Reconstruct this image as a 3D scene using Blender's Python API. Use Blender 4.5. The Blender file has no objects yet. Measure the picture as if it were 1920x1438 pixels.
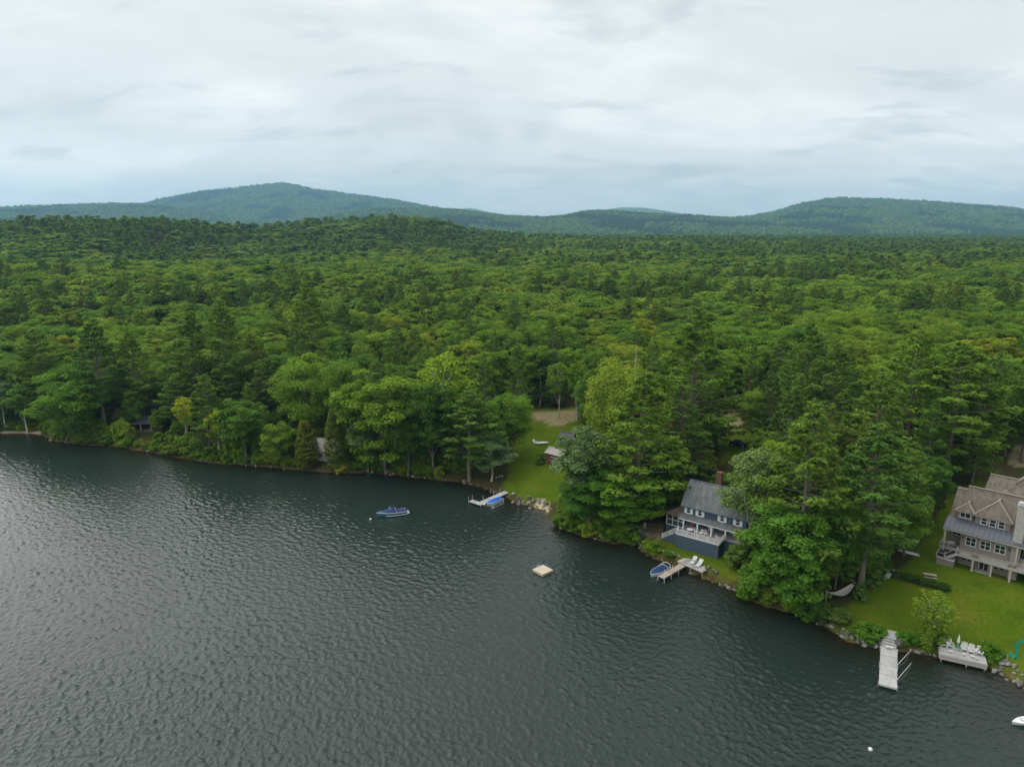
import bpy, math, random
import numpy as np
from mathutils import Vector, Matrix

# ------------------------------------------------------------------ camera, sky, sun, exposure
S = bpy.context.scene
COL = S.collection
H = 62.0                      # flying height above the lake (m)
PITCH = math.radians(12.5)
FPX = 1321.0                  # focal length in pixels of the 1920 px wide photograph
cam_d = bpy.data.cameras.new('camera')
cam_d.sensor_width = 36.0
cam_d.lens = 36.0 * FPX / 1920.0
cam_d.clip_start = 1.0
cam_d.clip_end = 60000.0
cam = bpy.data.objects.new('camera', cam_d)
COL.objects.link(cam)
cam.location = (0, 0, H)
cam.rotation_euler = (math.pi / 2 - PITCH, 0, 0)
S.camera = cam

SUN_EL, SUN_AZ = math.radians(47), math.radians(-80)     # azimuth from +Y, negative = left of the view
world = bpy.data.worlds.new('World')
S.world = world
world.use_nodes = True
def build_world():
    nt = world.node_tree
    nt.nodes.clear()
    N = nt.nodes.new
    L = nt.links.new
    out = N('ShaderNodeOutputWorld')
    bg = N('ShaderNodeBackground')
    bg.inputs['Strength'].default_value = 0.10
    L(bg.outputs[0], out.inputs[0])
    sky = N('ShaderNodeTexSky')
    sky.sky_type = 'NISHITA'
    sky.sun_disc = False
    sky.sun_elevation = SUN_EL
    sky.sun_rotation = SUN_AZ
    sky.altitude = 200
    sky.dust_density = 2.0
    tc = N('ShaderNodeTexCoord')
    sep = N('ShaderNodeSeparateXYZ')
    L(tc.outputs['Generated'], sep.inputs[0])
    zc = N('ShaderNodeMath'); zc.operation = 'MAXIMUM'; zc.inputs[1].default_value = 0.0
    L(sep.outputs['Z'], zc.inputs[0])
    za = N('ShaderNodeMath'); za.operation = 'ADD'; za.inputs[1].default_value = 0.24
    L(zc.outputs[0], za.inputs[0])
    dx = N('ShaderNodeMath'); dx.operation = 'DIVIDE'
    dy = N('ShaderNodeMath'); dy.operation = 'DIVIDE'
    L(sep.outputs['X'], dx.inputs[0]); L(za.outputs[0], dx.inputs[1])
    L(sep.outputs['Y'], dy.inputs[0]); L(za.outputs[0], dy.inputs[1])
    cb = N('ShaderNodeCombineXYZ')
    L(dx.outputs[0], cb.inputs[0]); L(dy.outputs[0], cb.inputs[1])
    def noise(scale, detail, rough, dist, loc, rot, sc):
        mp = N('ShaderNodeMapping')
        mp.inputs['Location'].default_value = loc
        mp.inputs['Rotation'].default_value = (0, 0, rot)
        mp.inputs['Scale'].default_value = sc
        L(cb.outputs[0], mp.inputs[0])
        n = N('ShaderNodeTexNoise')
        n.inputs['Scale'].default_value = scale
        n.inputs['Detail'].default_value = detail
        n.inputs['Roughness'].default_value = rough
        n.inputs['Distortion'].default_value = dist
        L(mp.outputs[0], n.inputs['Vector'])
        return n.outputs['Fac']
    def mathn(op, a, b):
        m = N('ShaderNodeMath'); m.operation = op
        for i, q in enumerate((a, b)):
            if isinstance(q, (int, float)): m.inputs[i].default_value = q
            else: L(q, m.inputs[i])
        return m.outputs[0]
    def ramp(fac, stops):
        r = N('ShaderNodeValToRGB')
        r.color_ramp.interpolation = 'EASE'
        while len(r.color_ramp.elements) < len(stops): r.color_ramp.elements.new(0.5)
        for e, (p, c) in zip(r.color_ramp.elements, stops):
            e.position = p; e.color = (*c, 1)
        L(fac, r.inputs[0])
        return r.outputs[0]
    big = noise(0.62, 4, 0.5, 0.5, SKY_BIG, math.radians(-20), (0.9, 1.0, 1))
    mid = noise(1.6, 8, 0.58, 0.5, SKY_MID, math.radians(-28), (0.75, 1.15, 1))
    fine = noise(3.6, 9, 0.62, 0.6, (9.1, 2.2, 0), math.radians(20), (0.8, 1.3, 1))
    f = mathn('ADD', mathn('MULTIPLY', big, 0.58), mathn('ADD', mathn('MULTIPLY', mid, 0.36), mathn('MULTIPLY', fine, 0.14)))
    # an overcast sky is brighter high up than at the horizon
    f = mathn('ADD', f, mathn('MULTIPLY', mathn('MINIMUM', zc.outputs[0], 0.5), 0.30))
    cloud = ramp(f, [(0.38, (2.58, 2.74, 2.66)), (0.48, (3.35, 3.48, 3.38)), (0.58, (4.05, 4.14, 4.00)), (0.69, (4.85, 4.88, 4.68))])
    # ragged lower cloud scraps, greyer than the sheet above
    wis = ramp(noise(2.4, 9, 0.60, 0.4, (4.4, 7.7, 0), math.radians(8), (0.75, 1.5, 1)), [(0.55, (0, 0, 0)), (0.68, (1, 1, 1))])
    wm = N('ShaderNodeMix'); wm.data_type = 'RGBA'; wm.inputs['B'].default_value = (2.45, 2.74, 2.84, 1)
    wf = N('ShaderNodeMath'); wf.operation = 'MULTIPLY'; wf.inputs[1].default_value = 0.45
    L(wis, wf.inputs[0]); L(wf.outputs[0], wm.inputs['Factor']); L(cloud, wm.inputs['A'])
    cloud = wm.outputs['Result']
    mix = N('ShaderNodeMix'); mix.data_type = 'RGBA'
    mix.inputs['Factor'].default_value = 0.93
    L(sky.outputs[0], mix.inputs['A']); L(cloud, mix.inputs['B'])
    L(mix.outputs['Result'], bg.inputs['Color'])
SKY_BIG = (3.3, 1.7, 0)
SKY_MID = (1.2, 5.4, 0)
build_world()

sun_d = bpy.data.lights.new('sun', 'SUN')
sun_d.energy = 1.5
sun_d.angle = math.radians(100)
sun_d.color = (1.0, 0.96, 0.90)
sun = bpy.data.objects.new('sun', sun_d)
COL.objects.link(sun)
sdir = Vector((math.sin(SUN_AZ) * math.cos(SUN_EL), math.cos(SUN_AZ) * math.cos(SUN_EL), math.sin(SUN_EL)))
sun.rotation_euler = sdir.to_track_quat('Z', 'Y').to_euler()
sun.location = sdir * 300

S.view_settings.view_transform = 'Standard'
S.view_settings.look = 'None'
S.view_settings.exposure = 1.12
S.view_settings.gamma = 1.0
S.view_settings.use_curve_mapping = False
S.render.engine = 'CYCLES'
S.cycles.use_denoising = True
S.cycles.denoiser = 'OPENIMAGEDENOISE'
S.cycles.denoising_input_passes = 'RGB_ALBEDO_NORMAL'
S.cycles.denoising_prefilter = 'ACCURATE'
S.cycles.max_bounces = 6
S.cycles.diffuse_bounces = 4
S.cycles.glossy_bounces = 3
S.cycles.transmission_bounces = 4
S.cycles.transparent_max_bounces = 8
S.cycles.volume_bounces = 0
S.cycles.caustics_reflective = False
S.cycles.caustics_refractive = False
S.cycles.sample_clamp_indirect = 4.0

# ------------------------------------------------------------------ small helpers
def tag(o, label=None, cat=None, group=None, kind=None):
    if label: o['label'] = label
    if cat: o['category'] = cat
    if group: o['group'] = group
    if kind: o['kind'] = kind
    return o

def empty(name, loc=(0, 0, 0), rz=0.0, label=None, cat=None, group=None, scale=None):
    o = bpy.data.objects.new(name, None)
    o.empty_display_size = 0.3
    COL.objects.link(o)
    o.location = loc
    o.rotation_euler = (0, 0, rz)
    if scale: o.scale = scale
    return tag(o, label, cat, group)

def link(name, me, mat=None, parent=None):
    o = bpy.data.objects.new(name, me)
    COL.objects.link(o)
    if mat is not None and not me.materials: me.materials.append(mat)
    if parent is not None: o.parent = parent
    return o

def copy_tree(o, parent=None):
    c = o.copy(); COL.objects.link(c); c.parent = parent
    for ch in list(o.children): copy_tree(ch, c)
    return c

def ray(u, v):
    a = (u - 960) / FPX; b = (719 - v) / FPX
    return (a, math.cos(PITCH) + b * math.sin(PITCH), -math.sin(PITCH) + b * math.cos(PITCH))

def at(u, v, z=0.0):
    d = ray(u, v); t = (z - H) / d[2]
    return (d[0] * t, d[1] * t, z)

def proj(x, y, z):
    c = math.cos(PITCH); s = math.sin(PITCH); dz = z - H
    dep = y * c - dz * s; up = y * s + dz * c
    return 960 + FPX * x / dep, 719 - FPX * up / dep

class MB:
    """collects shapes, then links them as one mesh object"""
    def __init__(s): s.v = []; s.f = []
    def add(s, vs, fs):
        n = len(s.v); s.v += [tuple(q) for q in vs]; s.f += [tuple(i + n for i in f) for f in fs]; return s
    def box(s, x0, x1, y0, y1, z0, z1):
        return s.add([(x0, y0, z0), (x1, y0, z0), (x1, y1, z0), (x0, y1, z0), (x0, y0, z1), (x1, y0, z1), (x1, y1, z1), (x0, y1, z1)],
                     [(0, 3, 2, 1), (4, 5, 6, 7), (0, 1, 5, 4), (1, 2, 6, 5), (2, 3, 7, 6), (3, 0, 4, 7)])
    def bar(s, p, q, w, h=None, up=(0, 0, 1)):
        h = h or w
        p = Vector(p); q = Vector(q); d = (q - p).normalized(); u = Vector(up)
        if abs(d.dot(u)) > 0.95: u = Vector((1, 0, 0))
        a = d.cross(u).normalized() * w / 2; b = a.cross(d).normalized() * h / 2
        vs = [p - a - b, p + a - b, p + a + b, p - a + b, q - a - b, q + a - b, q + a + b, q - a + b]
        return s.add(vs, [(0, 1, 2, 3), (7, 6, 5, 4), (0, 4, 5, 1), (1, 5, 6, 2), (2, 6, 7, 3), (3, 7, 4, 0)])
    def tube(s, p, q, r0, r1=None, n=8, cap=True):
        r1 = r0 if r1 is None else r1
        p = Vector(p); q = Vector(q); d = (q - p).normalized()
        u = Vector((0, 0, 1)) if abs(d.z) < 0.9 else Vector((1, 0, 0))
        a = d.cross(u).normalized(); b = a.cross(d)
        vs = []
        for c, r in ((p, r0), (q, r1)):
            for i in range(n):
                t = 2 * math.pi * i / n
                vs.append(c + a * (r * math.cos(t)) + b * (r * math.sin(t)))
        fs = [(i, (i + 1) % n, n + (i + 1) % n, n + i) for i in range(n)]
        if cap: fs += [tuple(range(n - 1, -1, -1)), tuple(range(n, 2 * n))]
        return s.add(vs, fs)
    def path(s, pts, r, n=6):
        for a, b in zip(pts[:-1], pts[1:]): s.tube(a, b, r, r, n)
        return s
    def lathe(s, c, prof, n=14):
        vs = []; fs = []
        for (r, z) in prof:
            for i in range(n):
                t = 2 * math.pi * i / n
                vs.append((c[0] + r * math.cos(t), c[1] + r * math.sin(t), c[2] + z))
        for k in range(len(prof) - 1):
            for i in range(n):
                j = (i + 1) % n
                fs.append((k * n + i, k * n + j, (k + 1) * n + j, (k + 1) * n + i))
        fs += [tuple(range(n - 1, -1, -1)), tuple(range((len(prof) - 1) * n, len(prof) * n))]
        return s.add(vs, fs)
    def slab(s, pts, t):
        """a thick sheet: polygon pts (top side, counter-clockwise from above) and its thickness down"""
        n = len(pts); P = [Vector(q) for q in pts]
        nn = (P[1] - P[0]).cross(P[2] - P[0]).normalized()
        vs = P + [q - nn * t for q in P]
        fs = [tuple(range(n)), tuple(range(2 * n - 1, n - 1, -1))] + [(i, n + i, n + (i + 1) % n, (i + 1) % n) for i in range(n)]
        return s.add(vs, fs)
    def prism(s, prof, x0, x1):
        """profile of (y,z) points swept along x"""
        n = len(prof)
        vs = [(x0, y, z) for y, z in prof] + [(x1, y, z) for y, z in prof]
        fs = [tuple(range(n - 1, -1, -1)), tuple(range(n, 2 * n))] + [(i, (i + 1) % n, n + (i + 1) % n, n + i) for i in range(n)]
        return s.add(vs, fs)
    def mesh(s, name, smooth=False):
        me = bpy.data.meshes.new(name); me.from_pydata(s.v, [], s.f); me.update()
        if smooth: me.polygons.foreach_set('use_smooth', [True] * len(me.polygons))
        return me
    def build(s, name, mat, parent=None, smooth=False, label=None):
        o = link(name, s.mesh(name, smooth), mat, parent)
        if label: o['label'] = label
        return o

def mesh_np(name, verts, quads=None, tris=None, attrs=None, smooth=False):
    me = bpy.data.meshes.new(name)
    verts = np.asarray(verts, np.float32)
    me.vertices.add(len(verts)); me.vertices.foreach_set('co', verts.ravel())
    loops = []; starts = []; n = 0
    for fa, k in ((quads, 4), (tris, 3)):
        if fa is None or len(fa) == 0: continue
        fa = np.asarray(fa, np.int32)
        loops.append(fa.ravel()); starts.append(n + np.arange(len(fa), dtype=np.int32) * k); n += fa.size
    if n:
        me.loops.add(n); me.loops.foreach_set('vertex_index', np.concatenate(loops))
        st = np.concatenate(starts)
        me.polygons.add(len(st)); me.polygons.foreach_set('loop_start', st)
    for an, arr in (attrs or {}).items():
        a = me.attributes.new(an, 'FLOAT', 'POINT'); a.data.foreach_set('value', np.asarray(arr, np.float32))
    me.update(calc_edges=True); me.validate()
    if smooth: me.polygons.foreach_set('use_smooth', np.ones(len(me.polygons), bool))
    return me

# smooth value noise in numpy
_rs = np.random.RandomState(7)
_tab = _rs.rand(256, 256)
def vnoise(x, y):
    xi = np.floor(x).astype(int); yi = np.floor(y).astype(int)
    fx = x - xi; fy = y - yi
    fx = fx * fx * (3 - 2 * fx); fy = fy * fy * (3 - 2 * fy)
    g = lambda a, b: _tab[a & 255, b & 255]
    return (g(xi, yi) * (1 - fx) + g(xi + 1, yi) * fx) * (1 - fy) + (g(xi, yi + 1) * (1 - fx) + g(xi + 1, yi + 1) * fx) * fy
def fbm(x, y, o=4):
    s = 0; a = 0.5; t = 0
    for i in range(o):
        s = s + a * vnoise(x * 2 ** i + 17.3 * i, y * 2 ** i + 5.1 * i); t += a; a *= 0.5
    return s / t

# ------------------------------------------------------------------ materials
def newmat(name):
    m = bpy.data.materials.new(name); m.use_nodes = True
    m.node_tree.nodes.clear()
    return m, m.node_tree.nodes.new, m.node_tree.links.new

def mat(name, col, rough=0.7, var=0.12, scale=6.0, bump=0.0, bscale=None, metal=0.0, spec=0.4, stretch=(1, 1, 1), col2=None, detail=5, rand=0.0):
    """plain paint / wood / stone with uneven colour and fine relief"""
    m, N, L = newmat(name)
    out = N('ShaderNodeOutputMaterial'); b = N('ShaderNodeBsdfPrincipled')
    L(b.outputs[0], out.inputs[0])
    b.inputs['Roughness'].default_value = rough
    b.inputs['Metallic'].default_value = metal
    b.inputs['Specular IOR Level'].default_value = spec
    tc = N('ShaderNodeTexCoord'); mp = N('ShaderNodeMapping'); mp.inputs['Scale'].default_value = stretch
    L(tc.outputs['Object'], mp.inputs[0])
    n = N('ShaderNodeTexNoise'); n.inputs['Scale'].default_value = scale; n.inputs['Detail'].default_value = detail
    n.inputs['Roughness'].default_value = 0.65
    L(mp.outputs[0], n.inputs['Vector'])
    r = N('ShaderNodeValToRGB')
    c2 = col2 or tuple(min(1, c * (1 + var)) for c in col)
    c1 = col if col2 else tuple(c * (1 - var) for c in col)
    r.color_ramp.elements[0].position = 0.32; r.color_ramp.elements[0].color = (*c1, 1)
    r.color_ramp.elements[1].position = 0.68; r.color_ramp.elements[1].color = (*c2, 1)
    L(n.outputs['Fac'], r.inputs[0])
    if rand:                                   # each board or stone has its own tone
        oi = N('ShaderNodeObjectInfo'); mr = N('ShaderNodeMapRange'); mr.inputs['To Min'].default_value = 1 - rand; mr.inputs['To Max'].default_value = 1 + rand * 0.7
        L(oi.outputs['Random'], mr.inputs[0])
        sc = N('ShaderNodeVectorMath'); sc.operation = 'SCALE'; L(r.outputs[0], sc.inputs[0]); L(mr.outputs[0], sc.inputs['Scale']); L(sc.outputs[0], b.inputs['Base Color'])
    else: L(r.outputs[0], b.inputs['Base Color'])
    if bump:
        n2 = N('ShaderNodeTexNoise'); n2.inputs['Scale'].default_value = bscale or scale * 3; n2.inputs['Detail'].default_value = 4
        L(mp.outputs[0], n2.inputs['Vector'])
        bp = N('ShaderNodeBump'); bp.inputs['Strength'].default_value = bump; bp.inputs['Distance'].default_value = 0.05
        L(n2.outputs['Fac'], bp.inputs['Height']); L(bp.outputs[0], b.inputs['Normal'])
    return m

def leafmat(name, cols, trans=0.30, gloss=0.05, vary=0.35):
    """leaves: colour differs from tree to tree and from clump to clump"""
    m, N, L = newmat(name)
    out = N('ShaderNodeOutputMaterial')
    oi = N('ShaderNodeObjectInfo')
    r = N('ShaderNodeValToRGB')
    while len(r.color_ramp.elements) < len(cols): r.color_ramp.elements.new(0.5)
    for i, (e, c) in enumerate(zip(r.color_ramp.elements, cols)):
        e.position = i / (len(cols) - 1); e.color = (*c, 1)
    L(oi.outputs['Random'], r.inputs[0])
    at_ = N('ShaderNodeAttribute'); at_.attribute_name = 'tint'
    mr = N('ShaderNodeMapRange'); mr.inputs['To Min'].default_value = 1 - vary; mr.inputs['To Max'].default_value = 1 + vary
    L(at_.outputs['Fac'], mr.inputs[0])
    mu = N('ShaderNodeVectorMath'); mu.operation = 'MULTIPLY'
    L(r.outputs[0], mu.inputs[0]); L(oi.outputs['Color'], mu.inputs[1])
    sc = N('ShaderNodeVectorMath'); sc.operation = 'SCALE'
    L(mu.outputs[0], sc.inputs[0]); L(mr.outputs[0], sc.inputs['Scale'])
    d = N('ShaderNodeBsdfDiffuse'); t = N('ShaderNodeBsdfTranslucent'); g = N('ShaderNodeBsdfGlossy')
    g.inputs['Roughness'].default_value = 0.45; g.inputs['Color'].default_value = (0.8, 0.85, 0.8, 1)
    L(sc.outputs[0], d.inputs[0])
    yl = N('ShaderNodeVectorMath'); yl.operation = 'MULTIPLY'; yl.inputs[1].default_value = (1.15, 1.2, 0.6)
    L(sc.outputs[0], yl.inputs[0]); L(yl.outputs[0], t.inputs[0])
    m1 = N('ShaderNodeMixShader'); m1.inputs[0].default_value = trans
    L(d.outputs[0], m1.inputs[1]); L(t.outputs[0], m1.inputs[2])
    m2 = N('ShaderNodeMixShader'); m2.inputs[0].default_value = gloss
    L(m1.outputs[0], m2.inputs[1]); L(g.outputs[0], m2.inputs[2])
    L(m2.outputs[0], out.inputs[0])
    return m

M = {}
M['broad'] = leafmat('broad_leaves', [(0.076, 0.160, 0.018), (0.140, 0.244, 0.020), (0.192, 0.284, 0.022), (0.094, 0.198, 0.022), (0.160, 0.260, 0.021), (0.220, 0.284, 0.026), (0.106, 0.204, 0.026)], trans=0.42, gloss=0.012)
M['pine'] = leafmat('pine_needles', [(0.092, 0.178, 0.028), (0.145, 0.234, 0.028), (0.112, 0.194, 0.034), (0.165, 0.244, 0.028)], trans=0.36, gloss=0.012)
M['spruce'] = leafmat('spruce_needles', [(0.058, 0.120, 0.024), (0.082, 0.152, 0.025), (0.100, 0.165, 0.024)], trans=0.3, gloss=0.012)
M['cedar'] = leafmat('cedar_scales', [(0.145, 0.190, 0.024), (0.170, 0.205, 0.026)], trans=0.3, gloss=0.012)
M['silver'] = leafmat('silver_leaves', [(0.145, 0.225, 0.080), (0.170, 0.250, 0.095)], trans=0.35, gloss=0.03, vary=0.40)
M['bark'] = mat('bark', (0.15, 0.125, 0.10), 0.9, 0.35, 3, 0.6, stretch=(1, 1, 0.3))
M['palebark'] = mat('pale_bark', (0.42, 0.39, 0.34), 0.8, 0.3, 4, 0.3, stretch=(1, 1, 0.5))
M['rock'] = mat('granite', (0.085, 0.082, 0.075), 0.85, 0.3, 1.6, 0.6, 9, col2=(0.27, 0.26, 0.235), rand=0.5)

# ------------------------------------------------------------------ terrain
SHORE_PX = [(0, 812), (40, 811), (75, 814), (100, 826), (150, 833), (205, 836), (240, 841), (285, 848), (330, 857), (400, 868), (480, 873), (560, 881),
            (640, 887), (700, 886), (760, 893), (820, 899), (870, 904), (905, 914), (940, 927), (970, 943), (1000, 950), (1025, 957),
            (1030, 975), (1055, 992), (1100, 1006), (1150, 1020), (1192, 1016), (1212, 1036), (1245, 1050), (1290, 1066), (1330, 1083),
            (1370, 1100), (1400, 1122), (1440, 1138), (1500, 1152), (1545, 1172), (1590, 1203), (1640, 1213), (1700, 1222), (1760, 1230),
            (1850, 1248), (1880, 1262), (1920, 1290)]
SHORE = [(-900., 420.), (-420., 285.), (-250., 228.)] + [at(u, v)[:2] for u, v in SHORE_PX] + [(76., 76.), (84., 60.), (100., 30.), (160., -40.), (400., -300.)]
_A = np.array(SHORE)
LAND = SHORE + [(12000., -300.), (12000., 14000.), (-12000., 14000.), (-12000., 420.)]

def inside(poly, x, y):
    x = np.asarray(x, float); y = np.asarray(y, float); r = np.zeros(x.shape, bool)
    n = len(poly)
    for i in range(n):
        x0, y0 = poly[i]; x1, y1 = poly[(i + 1) % n]
        if y0 == y1: continue
        c = ((y0 > y) != (y1 > y)) & (x < (x1 - x0) * (y - y0) / (y1 - y0) + x0)
        r ^= c
    return r

def shore_dist(x, y):
    """signed distance to the shoreline, positive on land"""
    x = np.asarray(x, float); y = np.asarray(y, float)
    best = np.full(x.shape, 1e12)
    for i in range(len(_A) - 1):
        ax, ay = _A[i]; bx, by = _A[i + 1]
        ex, ey = bx - ax, by - ay; l2 = ex * ex + ey * ey
        t = np.clip(((x - ax) * ex + (y - ay) * ey) / l2, 0, 1)
        best = np.minimum(best, (x - ax - t * ex) ** 2 + (y - ay - t * ey) ** 2)
    return np.sqrt(best) * np.where(inside(LAND, x, y), 1, -1)

PADS = [((82., 120.), 15., 3.55), ((36.5, 125.5), 9.5, 1.45)]
def sstep(a, b, x):
    t = np.clip((x - a) / (b - a), 0, 1); return t * t * (3 - 2 * t)

def terrain(x, y, d=None):
    x = np.asarray(x, float); y = np.asarray(y, float)
    if d is None: d = shore_dist(x, y)
    up = 0.85 * sstep(0, 2.2, d) + 0.10 * np.clip(d, 0, 35) + 0.05 * np.clip(d - 35, 0, 110) + 0.012 * np.clip(d - 145, 0, 400)
    dn = -0.10 - 0.16 * np.clip(-d, 0, 40)
    z = np.where(d > 0, up, dn * sstep(0, 1.0, -d))
    far = sstep(12, 90, d)
    z = z + far * (fbm(x / 60., y / 60.) - 0.5) * 6.0
    sup = lambda cx, cy, sx, sy, a, p: a * np.exp(-(np.abs((x - cx) / sx) ** p) - (np.abs((y - cy) / sy) ** 2))
    hills = sup(-548, 960, 150, 240, 40, 6) + sup(-262, 1250, 165, 300, 40, 4) + sup(-60, 1300, 160, 260, 14, 2) + sup(300, 1500, 600, 500, 8, 2) + sup(-240, 480, 200, 160, 8, 2)
    z = z + hills * sstep(0, 200, d)
    for (cx, cy), r, pz in PADS:
        w = 1 - sstep(r * 0.75, r * 1.5, np.hypot(x - cx, y - cy))
        z = z * (1 - w) + pz * w * (d > 0) + z * w * (d <= 0)
    return z

def tz(x, y): return float(terrain(np.array([x]), np.array([y]))[0])

def ground_at(u, v):
    """where the sight line through a picture point meets the terrain"""
    d = ray(u, v)
    t = np.linspace(60, 420, 1441)
    X, Y, Z = d[0] * t, d[1] * t, H + d[2] * t
    g = terrain(X, Y)
    k = np.argmax(Z <= g) if (Z <= g).any() else len(t) - 1
    return float(X[k]), float(Y[k]), float(g[k])

# ground cover zones, as polygons on the ground
def zone(px): return [ground_at(u, v)[:2] for u, v in px]
LAWN = [zone([(935, 925), (955, 885), (948, 865), (980, 815), (972, 766), (1090, 762), (1100, 830), (1100, 900), (1035, 945), (1000, 950)]),
        zone([(1545, 1175), (1600, 1125), (1655, 1085), (1700, 1055), (1748, 990), (1775, 935), (1830, 900), (1990, 905), (2050, 1300), (1925, 1295), (1850, 1250), (1760, 1231), (1640, 1213), (1590, 1203)]),
        zone([(1200, 1025), (1225, 1005), (1290, 1010), (1420, 1040), (1420, 1085), (1370, 1098), (1290, 1068), (1235, 1050)]),
        zone([(1340, 800), (1400, 800), (1405, 860), (1350, 870)])]
DIRT = [zone([(985, 772), (1075, 768), (1085, 786), (1040, 797), (1005, 788)]), zone([(1340, 770), (1395, 770), (1395, 805), (1345, 810)]),
        zone([(225, 800), (290, 795), (290, 808), (235, 806)]),
        zone([(1205, 980), (1250, 985), (1240, 1015), (1195, 1010)]), zone([(1895, 835), (1960, 825), (1960, 880), (1900, 878)])]
SAND = [zone([(0, 806), (75, 806), (75, 816), (0, 816)]), zone([(1005, 942), (1030, 940), (1034, 962), (1005, 958)])]

def build_ground():
    ys = [-40.0, -10.0, 15.0, 35.0]
    y = 50.0
    while y < 12600: ys.append(y); y *= 1.0125
    ys = np.array(ys)
    ss = np.linspace(-1.35, 1.35, 440)
    Y, Sx = np.meshgrid(ys, ss, indexing='ij')
    X = np.clip(Sx * np.maximum(Y, 60.0), -12900, 12900) + Sx * 20
    d = shore_dist(X.ravel(), Y.ravel())
    Z = terrain(X.ravel(), Y.ravel(), d)
    x = X.ravel(); yv = Y.ravel()
    near = (yv < 330)
    def soft(polys, w):
        a = np.zeros(len(x))
        jit = (fbm(x / 3., yv / 3.) - 0.5) * w; jit2 = (fbm(x / 3. + 40, yv / 3.) - 0.5) * w
        for p in polys: a[near] = np.maximum(a[near], inside(p, x[near] + jit[near], yv[near] + jit2[near]))
        return a
    at_ = {'lawn': soft(LAWN, 2.0), 'dirt': soft(DIRT, 4.0), 'sand': soft(SAND, 2.0), 'wet': (d < 0.6).astype(float)}
    nr, nc = Y.shape
    i = np.arange((nr - 1) * (nc - 1)); r = i // (nc - 1); c = i % (nc - 1)
    a = r * nc + c
    q = np.stack([a, a + 1, a + nc + 1, a + nc], 1)
    me = mesh_np('ground', np.stack([x, yv, Z], 1), q, attrs=at_, smooth=True)
    m, N, L = newmat('ground_cover')
    out = N('ShaderNodeOutputMaterial'); b = N('ShaderNodeBsdfPrincipled'); L(b.outputs[0], out.inputs[0])
    b.inputs['Roughness'].default_value = 0.95; b.inputs['Specular IOR Level'].default_value = 0.03
    geo = N('ShaderNodeNewGeometry')
    def nz(scale, detail=6, rough=0.65):
        n = N('ShaderNodeTexNoise'); n.inputs['Scale'].default_value = scale; n.inputs['Detail'].default_value = detail; n.inputs['Roughness'].default_value = rough
        L(geo.outputs['Position'], n.inputs['Vector']); return n.outputs['Fac']
    def ramp(f, stops):
        r = N('ShaderNodeValToRGB')
        while len(r.color_ramp.elements) < len(stops): r.color_ramp.elements.new(0.5)
        for e, (p, cc) in zip(r.color_ramp.elements, stops): e.position = p; e.color = (*cc, 1)
        L(f, r.inputs[0]); return r.outputs[0]
    def mixc(f, A, B):
        x_ = N('ShaderNodeMix'); x_.data_type = 'RGBA'; L(f, x_.inputs['Factor']); L(A, x_.inputs['A']); L(B, x_.inputs['B']); return x_.outputs['Result']
    def attr(n):
        a_ = N('ShaderNodeAttribute'); a_.attribute_name = n; return a_.outputs['Fac']
    floor = ramp(nz(0.5), [(0.3, (0.045, 0.028, 0.015)), (0.45, (0.060, 0.042, 0.022)), (0.54, (0.038, 0.050, 0.014)), (0.72, (0.035, 0.065, 0.012))])
    g1 = ramp(nz(0.16, 10, 0.74), [(0.30, (0.046, 0.086, 0.005)), (0.43, (0.068, 0.112, 0.006)), (0.56, (0.090, 0.124, 0.009)), (0.66, (0.120, 0.128, 0.016)), (0.78, (0.17, 0.145, 0.045))])
    g2 = ramp(nz(3.5, 4), [(0.3, (0.65, 0.65, 0.65)), (0.7, (1.3, 1.3, 1.3))])
    mm = N('ShaderNodeMix'); mm.data_type = 'RGBA'; mm.blend_type = 'MULTIPLY'; mm.inputs['Factor'].default_value = 1.0
    L(g1, mm.inputs['A']); L(g2, mm.inputs['B'])
    dirt = ramp(nz(0.9), [(0.35, (0.17, 0.145, 0.065)), (0.52, (0.30, 0.25, 0.15)), (0.66, (0.12, 0.13, 0.028))])
    sand = ramp(nz(2.0), [(0.3, (0.34, 0.27, 0.17)), (0.7, (0.46, 0.38, 0.26))])
    bed = ramp(nz(0.8), [(0.3, (0.035, 0.030, 0.014)), (0.55, (0.075, 0.060, 0.024)), (0.75, (0.13, 0.11, 0.05))])
    c_ = mixc(attr('lawn'), floor, mm.outputs['Result'])
    c_ = mixc(attr('dirt'), c_, dirt)
    c_ = mixc(attr('wet'), c_, bed)
    c_ = mixc(attr('sand'), c_, sand)
    L(c_, b.inputs['Base Color'])
    bp = N('ShaderNodeBump'); bp.inputs['Strength'].default_value = 0.6; bp.inputs['Distance'].default_value = 0.12
    L(nz(4.0, 5), bp.inputs['Height']); L(bp.outputs[0], b.inputs['Normal'])
    o = link('ground', me, m)
    tag(o, 'forest floor, lawns and lake bed under everything', 'ground', kind='structure')
build_ground()

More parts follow.
